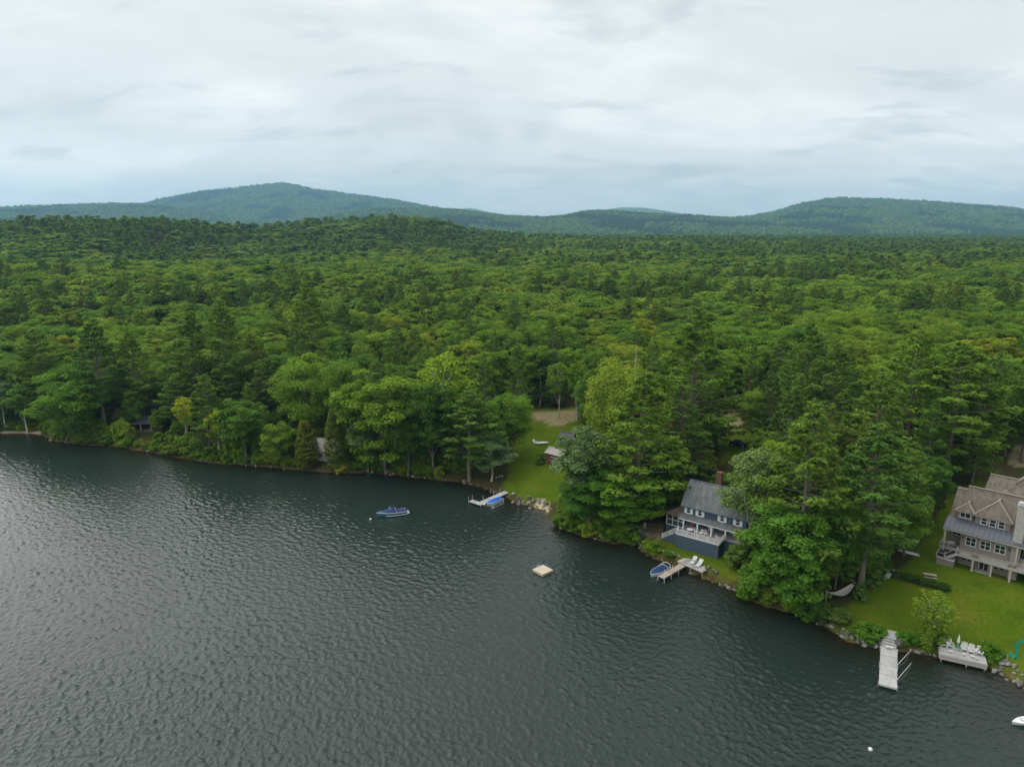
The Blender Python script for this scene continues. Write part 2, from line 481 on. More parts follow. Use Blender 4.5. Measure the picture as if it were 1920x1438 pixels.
# ------------------------------------------------------------------ lake
def build_water():
    n = 2048; cell = 0.13; Lt = n * cell
    k1 = np.fft.fftfreq(n, cell) * 2 * np.pi
    KX, KY = np.meshgrid(k1, k1, indexing='xy')
    K = np.hypot(KX, KY); K[0, 0] = 1e-6
    th = np.arctan2(KY, KX)
    rs = np.random.RandomState(3)
    def spec(kp, direction, spread, power):
        a = np.cos((th - direction) / 2.0) ** (2 * spread) + 0.12
        return np.exp(-1.0 * (kp / K) ** 2) * K ** (-power) * a * (K > 0.25)
    P = spec(2 * math.pi / 1.35, math.radians(38), 5, 4.0) + 0.16 * spec(2 * math.pi / 1.1, math.radians(85), 2, 3.7)
    A = np.sqrt(P) * (rs.randn(n, n) + 1j * rs.randn(n, n)); A[0, 0] = 0
    h = np.fft.ifft2(A).real
    gy, gx = np.gradient(h, cell)
    h *= WAVE_SLOPE / math.sqrt((gx ** 2 + gy ** 2).mean())
    # sharpen the crests a little
    h = h + 0.9 * (h * h - (h * h).mean()) / (4 * h.std())
    rows = [64.0]
    while rows[-1] < 222: rows.append(rows[-1] + 0.155 + 0.0013 * (rows[-1] - 64))
    rows = np.array(rows); cols = np.linspace(-0.93, 0.86, 900)
    Y, Sx = np.meshgrid(rows, cols, indexing='ij'); X = Sx * Y
    x = X.ravel(); y = Y.ravel()
    fx = (x / cell) % n; fy = (y / cell) % n
    xi = fx.astype(int); yi = fy.astype(int); fx -= xi; fy -= yi
    g = lambda a, b: h[b % n, a % n]
    z = (g(xi, yi) * (1 - fx) + g(xi + 1, yi) * fx) * (1 - fy) + (g(xi, yi + 1) * (1 - fx) + g(xi + 1, yi + 1) * fx) * fy
    d = shore_dist(x, y)
    nr, nc = Y.shape
    ri = np.repeat(np.arange(nr), nc); ci = np.tile(np.arange(nc), nr)
    edge = np.minimum(np.minimum(ri, nr - 1 - ri), np.minimum(ci, nc - 1 - ci))
    gust = 0.80 + 0.45 * sstep(0.25, 0.75, fbm(x / 30. + 0.3 * y / 30., y / 16., 4))
    z = z * np.clip(edge / 12., 0, 1) * sstep(-1.0, 5, -d) ** 0.7 * gust
    i = np.arange((nr - 1) * (nc - 1)); r = i // (nc - 1); c = i % (nc - 1); a = r * nc + c
    q = np.stack([a, a + 1, a + nc + 1, a + nc], 1)
    keep = d[q].min(1) < 1.5
    q = q[keep]
    # the calm outer lake around the finely meshed middle
    V = np.stack([x, y, z], 1); nb = len(V)
    c00, c01, c11, c10 = V[0], V[nc - 1], V[-1], V[(nr - 1) * nc]
    BL, BR, TR, TL = (-3000, -3000, 0), (3000, -3000, 0), (3000, 222 + 2778, 0), (-3000, 3000, 0)
    extra = np.array([BL, BR, (3000, c11[1], 0), (-3000, c11[1], 0), (c00[0], c00[1], 0), (c01[0], c01[1], 0), (c11[0], c11[1], 0), (c10[0], c10[1], 0)], float)
    eq = np.array([[0, 1, 5, 4], [1, 2, 6, 5], [3, 0, 4, 7]]) + nb
    depth = np.concatenate([np.clip(-d, 0, 60), [60, 60, 60, 60, 60, 60, 0, 20]])
    used = np.unique(np.concatenate([q.ravel(), eq.ravel()]))
    remap = -np.ones(nb + 8, int); remap[used] = np.arange(len(used))
    V = np.concatenate([V, extra])[used]
    me = mesh_np('lake', V, remap[np.concatenate([q, eq])], attrs={'offshore': depth[used]}, smooth=True)
    m, N, L = newmat('lake_water')
    out = N('ShaderNodeOutputMaterial')
    geo = N('ShaderNodeNewGeometry')
    def nz(scale, sc, rot, detail=3, rough=0.55):
        mp = N('ShaderNodeMapping'); mp.inputs['Scale'].default_value = sc; mp.inputs['Rotation'].default_value = (0, 0, rot)
        L(geo.outputs['Position'], mp.inputs[0])
        t = N('ShaderNodeTexNoise'); t.inputs['Scale'].default_value = scale; t.inputs['Detail'].default_value = detail; t.inputs['Roughness'].default_value = rough
        L(mp.outputs[0], t.inputs['Vector']); return t.outputs['Fac']
    gn_ = nz(0.035, (1.0, 1.9, 1), math.radians(-15), 4, 0.6)
    gr = N('ShaderNodeMapRange'); gr.inputs['From Min'].default_value = 0.32; gr.inputs['From Max'].default_value = 0.68; gr.inputs['To Min'].default_value = 0.45; gr.inputs['To Max'].default_value = 1.25
    L(gn_, gr.inputs[0])
    b1 = N('ShaderNodeBump'); b1.inputs['Strength'].default_value = 1.0; b1.inputs['Distance'].default_value = 0.062
    L(nz(3.4, (1.0, 0.45, 1), math.radians(-38), 4), b1.inputs['Height'])
    b2 = N('ShaderNodeBump'); b2.inputs['Strength'].default_value = 1.0; b2.inputs['Distance'].default_value = 0.017
    L(gr.outputs[0], b2.inputs['Strength'])
    L(nz(8.0, (1, 0.6, 1), math.radians(-70), 3), b2.inputs['Height']); L(b1.outputs[0], b2.inputs['Normal'])
    fr = N('ShaderNodeFresnel'); fr.inputs['IOR'].default_value = 1.333; L(b2.outputs[0], fr.inputs['Normal'])
    gl = N('ShaderNodeBsdfGlossy'); gl.inputs['Roughness'].default_value = 0.06; gl.inputs['Color'].default_value = (1, 1, 1, 1); L(b2.outputs[0], gl.inputs['Normal'])
    at_ = N('ShaderNodeAttribute'); at_.attribute_name = 'offshore'
    # murk: how much of the bed shows depends on the depth of water above it
    ex = N('ShaderNodeMath'); ex.operation = 'MULTIPLY'; ex.inputs[1].default_value = -0.22; L(at_.outputs['Fac'], ex.inputs[0])
    ee = N('ShaderNodeMath'); ee.operation = 'EXPONENT'; L(ex.outputs[0], ee.inputs[0])
    tr = N('ShaderNodeBsdfTransparent'); tr.inputs['Color'].default_value = (0.62, 0.58, 0.40, 1)
    df = N('ShaderNodeBsdfDiffuse'); df.inputs['Color'].default_value = (0.017, 0.028, 0.0235, 1)
    mb = N('ShaderNodeMixShader'); L(ee.outputs[0], mb.inputs[0]); L(df.outputs[0], mb.inputs[1]); L(tr.outputs[0], mb.inputs[2])
    ms = N('ShaderNodeMixShader'); L(fr.outputs[0], ms.inputs[0]); L(mb.outputs[0], ms.inputs[1]); L(gl.outputs[0], ms.inputs[2])
    L(ms.outputs[0], out.inputs[0])
    o = link('lake', me, m)
    tag(o, 'dark wind-rippled lake in front of the wooded shore', 'lake', kind='structure')
WAVE_SLOPE = 0.225
build_water()

# ------------------------------------------------------------------ far hills
def gn_scatter(name, pts, scale, rotz, idx, sources, matl=None, sz=None):
    """one object: many small trees set out on points by geometry nodes"""
    coll = bpy.data.collections.new(name + '_kinds')
    for k, me in enumerate(sources):
        so = bpy.data.objects.new('%s_kind_%02d' % (name, k), me); coll.objects.link(so)
    me = mesh_np(name, pts, attrs={'s': scale, 'rz': rotz, 'sz': scale if sz is None else sz})
    a = me.attributes.new('k', 'INT', 'POINT'); a.data.foreach_set('value', np.asarray(idx, np.int32))
    o = link(name, me)
    ng = bpy.data.node_groups.new(name, 'GeometryNodeTree')
    ng.interface.new_socket('Geometry', in_out='INPUT', socket_type='NodeSocketGeometry')
    ng.interface.new_socket('Geometry', in_out='OUTPUT', socket_type='NodeSocketGeometry')
    N = ng.nodes.new; L = ng.links.new
    gi = N('NodeGroupInput'); go = N('NodeGroupOutput')
    m2p = N('GeometryNodeMeshToPoints'); L(gi.outputs[0], m2p.inputs[0])
    ci = N('GeometryNodeCollectionInfo'); ci.inputs[0].default_value = coll
    ci.inputs['Separate Children'].default_value = True; ci.inputs['Reset Children'].default_value = True
    ip = N('GeometryNodeInstanceOnPoints')
    ip.inputs['Pick Instance'].default_value = True
    L(m2p.outputs[0], ip.inputs['Points']); L(ci.outputs[0], ip.inputs['Instance'])
    def at_(n, t):
        x = N('GeometryNodeInputNamedAttribute'); x.data_type = t; x.inputs[0].default_value = n; return x.outputs[0]
    L(at_('k', 'INT'), ip.inputs['Instance Index'])
    cr = N('ShaderNodeCombineXYZ'); L(at_('rz', 'FLOAT'), cr.inputs[2]); L(cr.outputs[0], ip.inputs['Rotation'])
    cs = N('ShaderNodeCombineXYZ'); s_ = at_('s', 'FLOAT'); L(s_, cs.inputs[0]); L(s_, cs.inputs[1]); L(at_('sz', 'FLOAT'), cs.inputs[2]); L(cs.outputs[0], ip.inputs['Scale'])
    L(ip.outputs[0], go.inputs[0])
    md = o.modifiers.new('scatter', 'NODES'); md.node_group = ng
    return o

def leaf_quads(c, nrm, s, asp, rs, axis=None):
    """rhombic leaves: centres, normals, half lengths -> vertices (4 per leaf)"""
    n = len(c)
    r = rs.randn(n, 3) if axis is None else axis
    t = r - nrm * (r * nrm).sum(1, keepdims=True)
    t /= np.linalg.norm(t, axis=1, keepdims=True) + 1e-9
    b = np.cross(nrm, t)
    s = np.asarray(s).reshape(-1, 1)
    v = np.stack([c - t * s, c - b * s * asp, c + t * s, c + b * s * asp], 1)
    return v.reshape(-1, 3)
def unit(a): return a / (np.linalg.norm(a, axis=1, keepdims=True) + 1e-9)

def blob_mesh(name, seed, conifer, n=34):
    """a whole small crown seen from kilometres away: a few dozen leaf masses"""
    rs = np.random.RandomState(seed)
    t = rs.rand(n)
    a = rs.rand(n) * 2 * math.pi
    if conifer:
        rad = (1 - t) * 0.42; z = 0.15 + t * 0.95
        c = np.stack([rad * np.cos(a), rad * np.sin(a), z], 1)
        nr = unit(np.stack([np.cos(a), np.sin(a), np.full(n, 0.9)], 1) + 0.3 * rs.randn(n, 3)); s = 0.24 * (1.15 - t)
    else:
        dr = unit(rs.randn(n, 3)); dr[:, 2] = np.abs(dr[:, 2]) * 1.1 - 0.25; dr = unit(dr)
        c = dr * np.array([0.55, 0.55, 0.36]) * (0.8 + 0.3 * rs.rand(n, 1)) + np.array([0, 0, 0.62])
        nr = unit(dr + 0.35 * rs.randn(n, 3) + np.array([0, 0, 0.4])); s = np.full(n, 0.26)
    v = leaf_quads(c, nr, s, 0.8, rs)
    q = np.arange(4 * n).reshape(-1, 4)
    me = mesh_np(name, v, q, attrs={'tint': np.repeat(rs.rand(n), 4)})
    me.materials.append(M['farpine'] if conifer else M['farbroad'])
    return me
M['farbroad'] = leafmat('far_leaves', [(0.070, 0.135, 0.026), (0.105, 0.170, 0.030), (0.085, 0.145, 0.030), (0.12, 0.175, 0.034)], trans=0.1, gloss=0.0, vary=0.2)
M['farpine'] = leafmat('far_needles', [(0.035, 0.070, 0.024), (0.050, 0.090, 0.026)], trans=0.08, gloss=0.0, vary=0.2)
BLOBS = [blob_mesh('far_crown', 11 + i, i >= 5) for i in range(8)]
M['hillfloor'] = mat('hill_floor', (0.035, 0.055, 0.018), 1.0, 0.3, 0.02)

RIDGES = [  # name, distance of the crest, depth of the slope in front, skyline in the photograph, label
    ('distant_blue_ridge', 10500, 1600, [(-500, 400), (-300, 394), (0, 390), (60, 389), (150, 391), (215, 386), (262, 381), (310, 387), (420, 400), (600, 412), (760, 402), (840, 394), (885, 391), (935, 402), (1000, 411), (1060, 403), (1120, 396), (1165, 389), (1215, 391), (1290, 403), (1400, 412), (1700, 410), (2300, 405)], 'faint blue hills farthest away on the skyline'),
    ('summit_hill', 8000, 3100, [(100, 424), (200, 404), (280, 387), (330, 377), (390, 367), (440, 361), (480, 356), (515, 352), (532, 351), (552, 354), (585, 361), (625, 369), (690, 374), (745, 381), (790, 390), (860, 404), (960, 418), (1050, 424)], 'tallest hill with the pointed summit left of the middle'),
    ('low_left_hill', 5700, 1800, [(-700, 410), (-300, 395), (0, 391), (70, 387), (160, 384), (215, 383), (260, 385), (320, 390), (380, 400), (450, 412), (540, 424)], 'long low wooded hill at the left edge'),
    ('middle_hill', 4900, 1450, [(500, 426), (600, 410), (660, 398), (710, 392), (790, 391), (850, 393), (905, 401), (960, 407), (1020, 409), (1060, 406), (1100, 398), (1150, 397), (1215, 402), (1280, 405), (1350, 410), (1430, 415), (1520, 426)], 'low rolling wooded hill across the middle'),
    ('broad_right_hill', 6200, 2400, [(1240, 426), (1330, 413), (1400, 408), (1450, 400), (1500, 386), (1545, 378), (1580, 375), (1640, 374), (1700, 377), (1770, 381), (1850, 388), (1920, 396), (2050, 404), (2250, 414), (2500, 424)], 'broad rounded hill at the right with two cleared patches'),
]
def build_hills():
    rs = np.random.RandomState(5)
    for name, D, W, sky, label in RIDGES:
        us = np.array([q[0] for q in sky], float); vs = np.array([q[1] for q in sky], float)
        uu = np.linspace(us[0], us[-1], 220)
        vv = np.interp(uu, us, vs)
        tree = 18.0 if D < 10000 else 0
        def crest(u):
            v = np.interp(u, us, vs)
            dx = (u - 960) / FPX; b = (719 - v) / FPX
            dy = math.cos(PITCH) + b * math.sin(PITCH); dz = -math.sin(PITCH) + b * math.cos(PITCH)
            return dx / dy, H + D * dz / dy - tree
        z0 = 10.0
        def surf(u, t):
            """t: 0 foot in front, 1 crest, 2 foot behind"""
            sl, zc = crest(u)
            y = D + (t - 1) * W
            x = sl * y
            e = np.where(t <= 1, t, 2 - t)
            shp = np.sin(e * math.pi / 2) ** 1.25
            rel = (fbm(x / 600. + D, y / 600., 5) - 0.5) * 0.85 * e * (1 - e ** 6) * np.where(t <= 1, 1, 0.3)
            z = z0 + np.maximum(zc - z0, 0) * np.clip(shp + rel, 0, 1.0)
            return x, y, z
        ts = np.concatenate([np.linspace(0, 1, 60), np.linspace(1, 2, 20)[1:]])
        U, T = np.meshgrid(uu, ts, indexing='xy')
        x, y, z = surf(U.ravel(), T.ravel())
        nr, nc = U.shape
        i = np.arange((nr - 1) * (nc - 1)); r = i // (nc - 1); c = i % (nc - 1); a = r * nc + c
        me = mesh_np(name, np.stack([x, y, z], 1), np.stack([a, a + 1, a + nc + 1, a + nc], 1), smooth=True)
        tag(link(name, me, M['farbroad'] if D > 10000 else M['hillfloor']), label, 'hill', kind='structure')
        if D > 10000: continue
        sp = 15.0 * (D / 4900.) ** 0.85
        width = (us[-1] - us[0]) / FPX * D
        n = int(width * W / sp ** 2 * 0.95)
        u = us[0] + rs.rand(n) * (us[-1] - us[0]); t = rs.rand(n) * 1.04
        ok = (u > -140) & (u < 2060)
        u = u[ok]; t = t[ok]
        x, y, z = surf(u, t)
        con = fbm(x / 260., y / 260., 4) > 0.54
        # cleared patches on the right hill
        keep = np.ones(len(x), bool)
        if name == 'broad_right_hill':
            px = 960 + FPX * x / (y * math.cos(PITCH) - (z - H) * math.sin(PITCH)); py = 719 - FPX * (y * math.sin(PITCH) + (z - H) * math.cos(PITCH)) / (y * math.cos(PITCH) - (z - H) * math.sin(PITCH))
            for cx, cy, rx, ry in ((1613, 412, 17, 2.0), (1722, 400, 16, 2.2), (1755, 405, 6, 1.6)):
                keep &= ((px - cx) / rx) ** 2 + ((py - cy) / ry) ** 2 > 1
        x, y, z, con = x[keep], y[keep], z[keep], con[keep]
        k = np.where(con, 5 + rs.randint(0, 3, len(x)), rs.randint(0, 5, len(x)))
        s = sp * (1.0 + 0.5 * rs.rand(len(x))) * np.where(con, 0.95, 1.15)
        o = gn_scatter('hill_forest', np.stack([x, y, z - 1], 1), s, rs.rand(len(x)) * 6.28, k, BLOBS, sz=s * (0.85 + 0.4 * rs.rand(len(x))) * np.where(con, 1.25, 1.0))
        tag(o, 'far-off woods covering the ' + label, 'forest', kind='stuff')
build_hills()

def build_haze():
    me = MB().box(-13100, 13100, -3600, 12750, -12, 680).mesh('haze')
    m, N, L = newmat('haze_air')
    out = N('ShaderNodeOutputMaterial'); pv = N('ShaderNodeVolumePrincipled')
    pv.inputs['Color'].default_value = (0.36, 0.70, 1.0, 1)
    pv.inputs['Density'].default_value = HAZE
    pv.inputs['Anisotropy'].default_value = 0.2
    L(pv.outputs[0], out.inputs['Volume'])
    tag(link('haze', me, m), 'thin blue summer haze over the far hills', 'haze', kind='stuff')
HAZE = 0.75e-4
build_haze()

# ------------------------------------------------------------------ tree kinds (meshes shared by many trees); every mesh stands 20 m tall
TH = 20.0
class Tubes:
    def __init__(s): s.v = []; s.q = []; s.n = 0
    def seg(s, p, q, r0, r1, k=6):
        p = np.array(p, float); q = np.array(q, float); d = q - p; d /= np.linalg.norm(d) + 1e-9
        u = np.array([0, 0, 1.0]) if abs(d[2]) < 0.9 else np.array([1.0, 0, 0])
        a = np.cross(d, u); a /= np.linalg.norm(a); b = np.cross(a, d)
        t = np.arange(k) * 2 * math.pi / k
        ring = np.outer(np.cos(t), a) + np.outer(np.sin(t), b)
        s.v.append(p + ring * r0); s.v.append(q + ring * r1)
        i = np.arange(k); j = (i + 1) % k
        s.q.append(np.stack([s.n + i, s.n + j, s.n + k + j, s.n + k + i], 1)); s.n += 2 * k
    def chain(s, pts, r0, r1, k=6):
        m = len(pts) - 1
        for i in range(m):
            s.seg(pts[i], pts[i + 1], r0 + (r1 - r0) * i / m, r0 + (r1 - r0) * (i + 1) / m, k)
    def mesh(s, name, material):
        me = mesh_np(name, np.concatenate(s.v), np.concatenate(s.q), smooth=True); me.materials.append(material); return me

def crown_mesh(name, V, tint, material):
    n = len(V) // 4
    me = mesh_np(name, V, np.arange(4 * n).reshape(-1, 4), attrs={'tint': np.repeat(np.clip(tint, 0, 1), 4)})
    me.materials.append(material); return me

def merge(name, crown, trunk):
    """crown and trunk as one mesh for the far woods"""
    def arr(me):
        v = np.empty(len(me.vertices) * 3, np.float32); me.vertices.foreach_get('co', v)
        q = np.empty(len(me.loops), np.int32); me.loops.foreach_get('vertex_index', q)
        return v.reshape(-1, 3), q.reshape(-1, 4)
    v0, q0 = arr(crown); v1, q1 = arr(trunk)
    t = np.empty(len(v0), np.float32); crown.attributes['tint'].data.foreach_get('value', t)
    me = mesh_np(name, np.concatenate([v0, v1]), np.concatenate([q0, q1 + len(v0)]), attrs={'tint': np.concatenate([t, np.full(len(v1), 0.5)])})
    me.materials.append(crown.materials[0]); me.materials.append(trunk.materials[0])
    mi = np.zeros(len(q0) + len(q1), np.int32); mi[len(q0):] = 1
    me.polygons.foreach_set('material_index', mi)
    return me

def broad(seed, r=5.6, cb=0.30, nclump=60, nleaf=9000, ls=0.24, material='broad', bark='bark', spread=1.0, flat=0.7, limbs=14, top=1.0, density=0.55, lean=0.4):
    rs = np.random.RandomState(seed)
    h = TH; a = h * (1 - cb) / 2; zc = h * (1 + cb) / 2
    ph = rs.rand(6) * 6.28
    def lobes(d):
        az = np.arctan2(d[:, 1], d[:, 0]); el = np.arcsin(np.clip(d[:, 2], -1, 1))
        return 0.86 + 0.13 * np.sin(2 * az + ph[0] + el) + 0.10 * np.sin(3 * az + ph[1]) + 0.09 * np.sin(5 * az + 3 * el + ph[2]) + 0.08 * np.sin(4 * el + ph[3])
    d = unit(rs.randn(nclump * 3, 3))
    d = d[(d[:, 2] > -0.92)][:nclump]
    nclump = len(d)
    rho = np.where(rs.rand(nclump) < 0.82, 0.66 + 0.24 * rs.rand(nclump), 0.2 + 0.4 * rs.rand(nclump))
    lb = lobes(d)
    shape = np.where(d[:, 2] > 0, 1.0, 1 - 0.35 * d[:, 2] ** 2)
    c = np.stack([d[:, 0] * r * rho * lb * shape, d[:, 1] * r * rho * lb * shape, zc + d[:, 2] * a * rho * np.clip(lb, 0.8, 1.1)], 1)
    cr = r * (0.20 + 0.17 * rs.rand(nclump)) * (0.70 if nclump > 95 else 0.85 if nclump > 50 else 1.05)
    w = cr ** 2; cnt = np.maximum(3, (nleaf * w / w.sum()).astype(int))
    idx = np.repeat(np.arange(nclump), cnt); n = len(idx)
    outw = unit(c - np.array([0, 0, zc - a * 0.35]))
    ld = unit(rs.randn(n, 3) + density * outw[idx] + np.array([0, 0, 0.45]))
    pos = c[idx] + ld * (cr[idx] * (0.50 + 0.55 * np.sqrt(rs.rand(n))))[:, None] * np.array([1, 1, flat])
    pos += rs.randn(n, 3) * 0.10
    nr = unit(ld * 0.8 + np.array([0, 0, 0.75]) + 0.42 * rs.randn(n, 3))
    sz = ls * (0.7 + 0.6 * rs.rand(n))
    V = leaf_quads(pos, nr, sz, 0.62, rs)
    tint = np.clip(rs.rand(nclump)[idx] * 0.6 + 0.2 + 0.22 * rs.randn(n), 0, 1)
    crown = crown_mesh('crown', V, tint, M[material])
    tb = Tubes(); tr = 0.015 * h
    top_pt = np.array([rs.randn() * lean, rs.randn() * lean, h * (cb + (1 - cb) * 0.55)])
    m1 = np.array([top_pt[0] * 0.2 + rs.randn() * 0.2, top_pt[1] * 0.2, h * cb * 0.8])
    tb.chain([np.array([0, 0, -1.2]), np.array([0, 0, 0.4]), m1, top_pt], tr * 1.15, tr * 0.25, 7)
    sel = rs.permutation(nclump)[:limbs]
    for k in sel:
        t = 0.25 + 0.7 * rs.rand()
        st = m1 + (top_pt - m1) * t
        if st[2] > c[k][2] + 1: st = m1
        mid = (st + c[k]) / 2 + np.array([0, 0, 0.5]) + rs.randn(3) * 0.25
        tb.chain([st, mid, c[k]], tr * 0.42, tr * 0.10, 4)
    return crown, tb.mesh('trunk', M[bark])

def pine(seed, r=4.4, cb=0.28, step=0.85, nb=4.6, dens=5.2, ls=0.30, tuft=4, up0=-0.05, up1=0.55, power=0.75, material='pine', irregular=0.45, twigs=True, flat=0.10, wid=0.26, asp=0.30, droop=0.0, bark='bark', tipcurve=0.18, dead=0):
    rs = np.random.RandomState(seed)
    h = TH; tb = Tubes(); tr = 0.0135 * h
    lean = rs.randn(2) * 0.25
    axis = lambda z: np.array([lean[0] * (z / h) ** 2, lean[1] * (z / h) ** 2, z])
    tb.chain([axis(-1.2) * np.array([1, 1, 1]), axis(h * 0.3), axis(h * 0.65), axis(h * 0.99)], tr * 1.15, tr * 0.12, 7)
    P = []; AX = []; NR = []; SZ = []; TI = []
    z = cb * h
    side = rs.rand() * 6.28
    while z < h * 0.985:
        t = (z - cb * h) / (h * (1 - cb))
        prof = (1 - t) ** power * (0.55 + 0.45 * min(1, t / 0.18))
        k = max(3, int(nb + rs.rand() * 1.5 - 0.5 - 1.2 * (t > 0.85)))
        a0 = rs.rand() * 6.28
        for j in range(k):
            az = a0 + j * 6.28 / k + rs.randn() * 0.25
            Lb = r * prof * (1 - irregular / 2 + irregular * rs.rand() + 0.12 * math.cos(az - side)) + 0.35
            if rs.rand() < irregular * 0.22: Lb *= 0.5
            el = up0 + (up1 - up0) * t + rs.randn() * 0.09
            d = np.array([math.cos(az) * math.cos(el), math.sin(az) * math.cos(el), math.sin(el)])
            lat = np.array([-math.sin(az), math.cos(az), 0])
            st = axis(z + rs.randn() * 0.12)
            n = max(3, int(Lb * dens))
            s = 0.22 + 0.78 * np.sqrt(rs.rand(n))
            if Lb < 1.2: s = 0.1 + 0.9 * rs.rand(n)
            wv = (rs.rand(n) - 0.5) * 2
            wl = wid * Lb * (1.15 - s * 0.85) + 0.18
            lift = tipcurve * Lb * s ** 2 - droop * Lb * s
            c = st + d * (Lb * s)[:, None] + lat * (wv * wl)[:, None]
            c[:, 2] += lift + rs.randn(n) * flat * (0.6 + Lb * 0.2) - 0.10 * np.abs(wv) * wl
            cc = np.repeat(c, tuft, 0); m = len(cc)
            ax = unit(d * 0.8 + lat * np.repeat(wv, tuft)[:, None] * 1.2 + rs.randn(m, 3) * 0.55 + np.array([0, 0, 0.25]))
            cc = cc + ax * (0.10 + 0.25 * rs.rand(m, 1)) * ls * 2
            nrm = unit(np.array([0, 0, 1.0]) + rs.randn(m, 3) * 0.40 + d * 0.25)
            P.append(cc); AX.append(ax); NR.append(nrm)
            SZ.append(ls * (0.7 + 0.6 * rs.rand(m))); TI.append(np.full(m, 0.25 + 0.5 * rs.rand()) + rs.randn(m) * 0.16)
            if twigs: tb.chain([st, st + d * Lb * 0.5 + np.array([0, 0, 0.25 * tipcurve * Lb]), st + d * Lb * 0.92 + np.array([0, 0, tipcurve * Lb * 0.8 - droop * Lb])], 0.055 + 0.010 * Lb, 0.02, 3)
        z += step * (0.75 + 0.5 * rs.rand()) * (1.15 - 0.45 * t)
    for i in range(dead):
        z = h * (cb * (0.45 + 0.6 * rs.rand())); az = rs.rand() * 6.28; Ld = 0.8 + 2.0 * rs.rand()
        st = axis(z); tb.chain([st, st + np.array([math.cos(az) * Ld, math.sin(az) * Ld, 0.3 * rs.randn()])], 0.06, 0.02, 3)
    P = np.concatenate(P); NR = np.concatenate(NR)
    V = leaf_quads(P, NR, np.concatenate(SZ), asp, rs, np.concatenate(AX))
    return crown_mesh('crown', V, np.concatenate(TI), M[material]), tb.mesh('trunk', M[bark])

KIND = {}
KIND['broad'] = [broad(100 + i, r=5.2 + 0.9 * (i % 3), cb=0.06 + 0.05 * (i % 4), nclump=110 + 10 * (i % 3), nleaf=19000, ls=0.180) for i in range(6)]
KIND['pine'] = [pine(200 + i, r=4.9 + 0.5 * (i % 3), cb=0.12 + 0.07 * (i % 4), irregular=0.32 + 0.08 * (i % 3), dead=8, dens=13.5, ls=0.27, step=0.86, flat=0.11, power=0.92, up1=0.42, wid=0.30, tipcurve=0.15) for i in range(6)]
KIND['spruce'] = [pine(300 + i, r=3.2 + 0.4 * i, cb=0.06, step=0.62, nb=5.4, dens=6.5, ls=0.24, tuft=3, up0=-0.22, up1=0.35, power=0.85, material='spruce', irregular=0.25, flat=0.07, droop=0.06, tipcurve=0.08) for i in range(3)]
KIND['cedar'] = [pine(320 + i, r=3.3, cb=0.03, step=0.50, nb=6.4, dens=9.0, ls=0.30, tuft=3, up0=0.15, up1=0.75, power=0.55, material='cedar', irregular=0.22, flat=0.16, wid=0.35, tipcurve=0.3, twigs=False) for i in range(2)]
KIND['airy'] = [broad(400 + i, r=3.8, cb=0.28, nclump=80, nleaf=5200, ls=0.21, bark='palebark', flat=0.85, limbs=22, density=0.2, lean=0.9) for i in range(3)]
KIND['feathery'] = [broad(410, r=5.0, cb=0.15, nclump=150, nleaf=2600, ls=0.30, bark='palebark', flat=1.3, limbs=40, density=0.1, lean=1.2)]
KIND['silver'] = [broad(420 + i, r=5.0, cb=0.16, nclump=80, nleaf=10500, ls=0.20, material='silver', bark='palebark', limbs=12) for i in range(2)]
KIND['shrub'] = [broad(500 + i, r=11.5, cb=-0.35, nclump=44, nleaf=3400, ls=0.95, limbs=5, density=0.4, flat=0.8) for i in range(5)]
KIND['cedarshrub'] = [broad(520 + i, r=9.0, cb=-0.25, nclump=60, nleaf=4200, ls=0.80, material='spruce', limbs=3, density=0.4) for i in range(2)]
MID = [merge('mid_broad', *broad(600 + i, r=5.4 + 0.8 * (i % 3), cb=0.16 + 0.05 * (i % 3), nclump=92, nleaf=7400, ls=0.38, limbs=4)) for i in range(6)] + \
      [merge('mid_pine', *pine(650 + i, r=4.2 + 0.4 * (i % 3), cb=0.2 + 0.06 * (i % 3), step=1.0, nb=4.2, dens=5.4, ls=0.50, tuft=3, asp=0.40, irregular=0.42, power=0.9)) for i in range(5)] + \
      [merge('mid_spruce', *pine(680 + i, r=3.4, cb=0.08, step=0.9, nb=5, dens=2.6, ls=0.42, tuft=3, up0=-0.2, up1=0.35, power=0.85, material='spruce', asp=0.36, irregular=0.3, twigs=False)) for i in range(2)]
FAR = [merge('far_broad', *broad(700 + i, r=5.2, cb=0.25, nclump=40, nleaf=900, ls=0.95, limbs=2)) for i in range(5)] + \
      [merge('far_pine', *pine(750 + i, r=4.0, cb=0.3, step=1.5, nb=4.5, dens=1.3, ls=1.05, tuft=2, asp=0.48, twigs=False)) for i in range(4)] + \
      [merge('far_spruce', *pine(780, r=3.2, cb=0.12, step=1.7, nb=4.5, dens=0.9, ls=0.85, tuft=2, asp=0.45, up0=-0.2, up1=0.3, material='spruce', twigs=False))]

def set_tree(name, label, cat, kind, var, x, y, h, width=None, rz=0.0, color=(1, 1, 1), group=None, z=None, tilt=(0, 0)):
    cr, tk = KIND[kind][var % len(KIND[kind])]
    s = h / TH
    sx = s
    if width is not None:
        v = np.empty(len(cr.vertices) * 3, np.float32); cr.vertices.foreach_get('co', v)
        v = v.reshape(-1, 3); w0 = 2 * np.percentile(np.hypot(v[:, 0], v[:, 1]), 97)
        sx = width / w0
    zz = tz(x, y) if z is None else z
    e = empty(name, (x, y, zz - 0.05), 0, label, cat, group, (sx, sx, s))
    e.rotation_euler = (tilt[0], tilt[1], rz)
    for n, me in (('trunk', tk), ('crown', cr)):
        o = bpy.data.objects.new(n, me); COL.objects.link(o); o.parent = e
        o.color = (*color, 1)
    return e

def height_for(x, y, z, v):
    lo, hi = 0.5, 60
    for _ in range(40):
        m = (lo + hi) / 2
        if proj(x, y, z + m)[1] > v: lo = m
        else: hi = m
    return lo

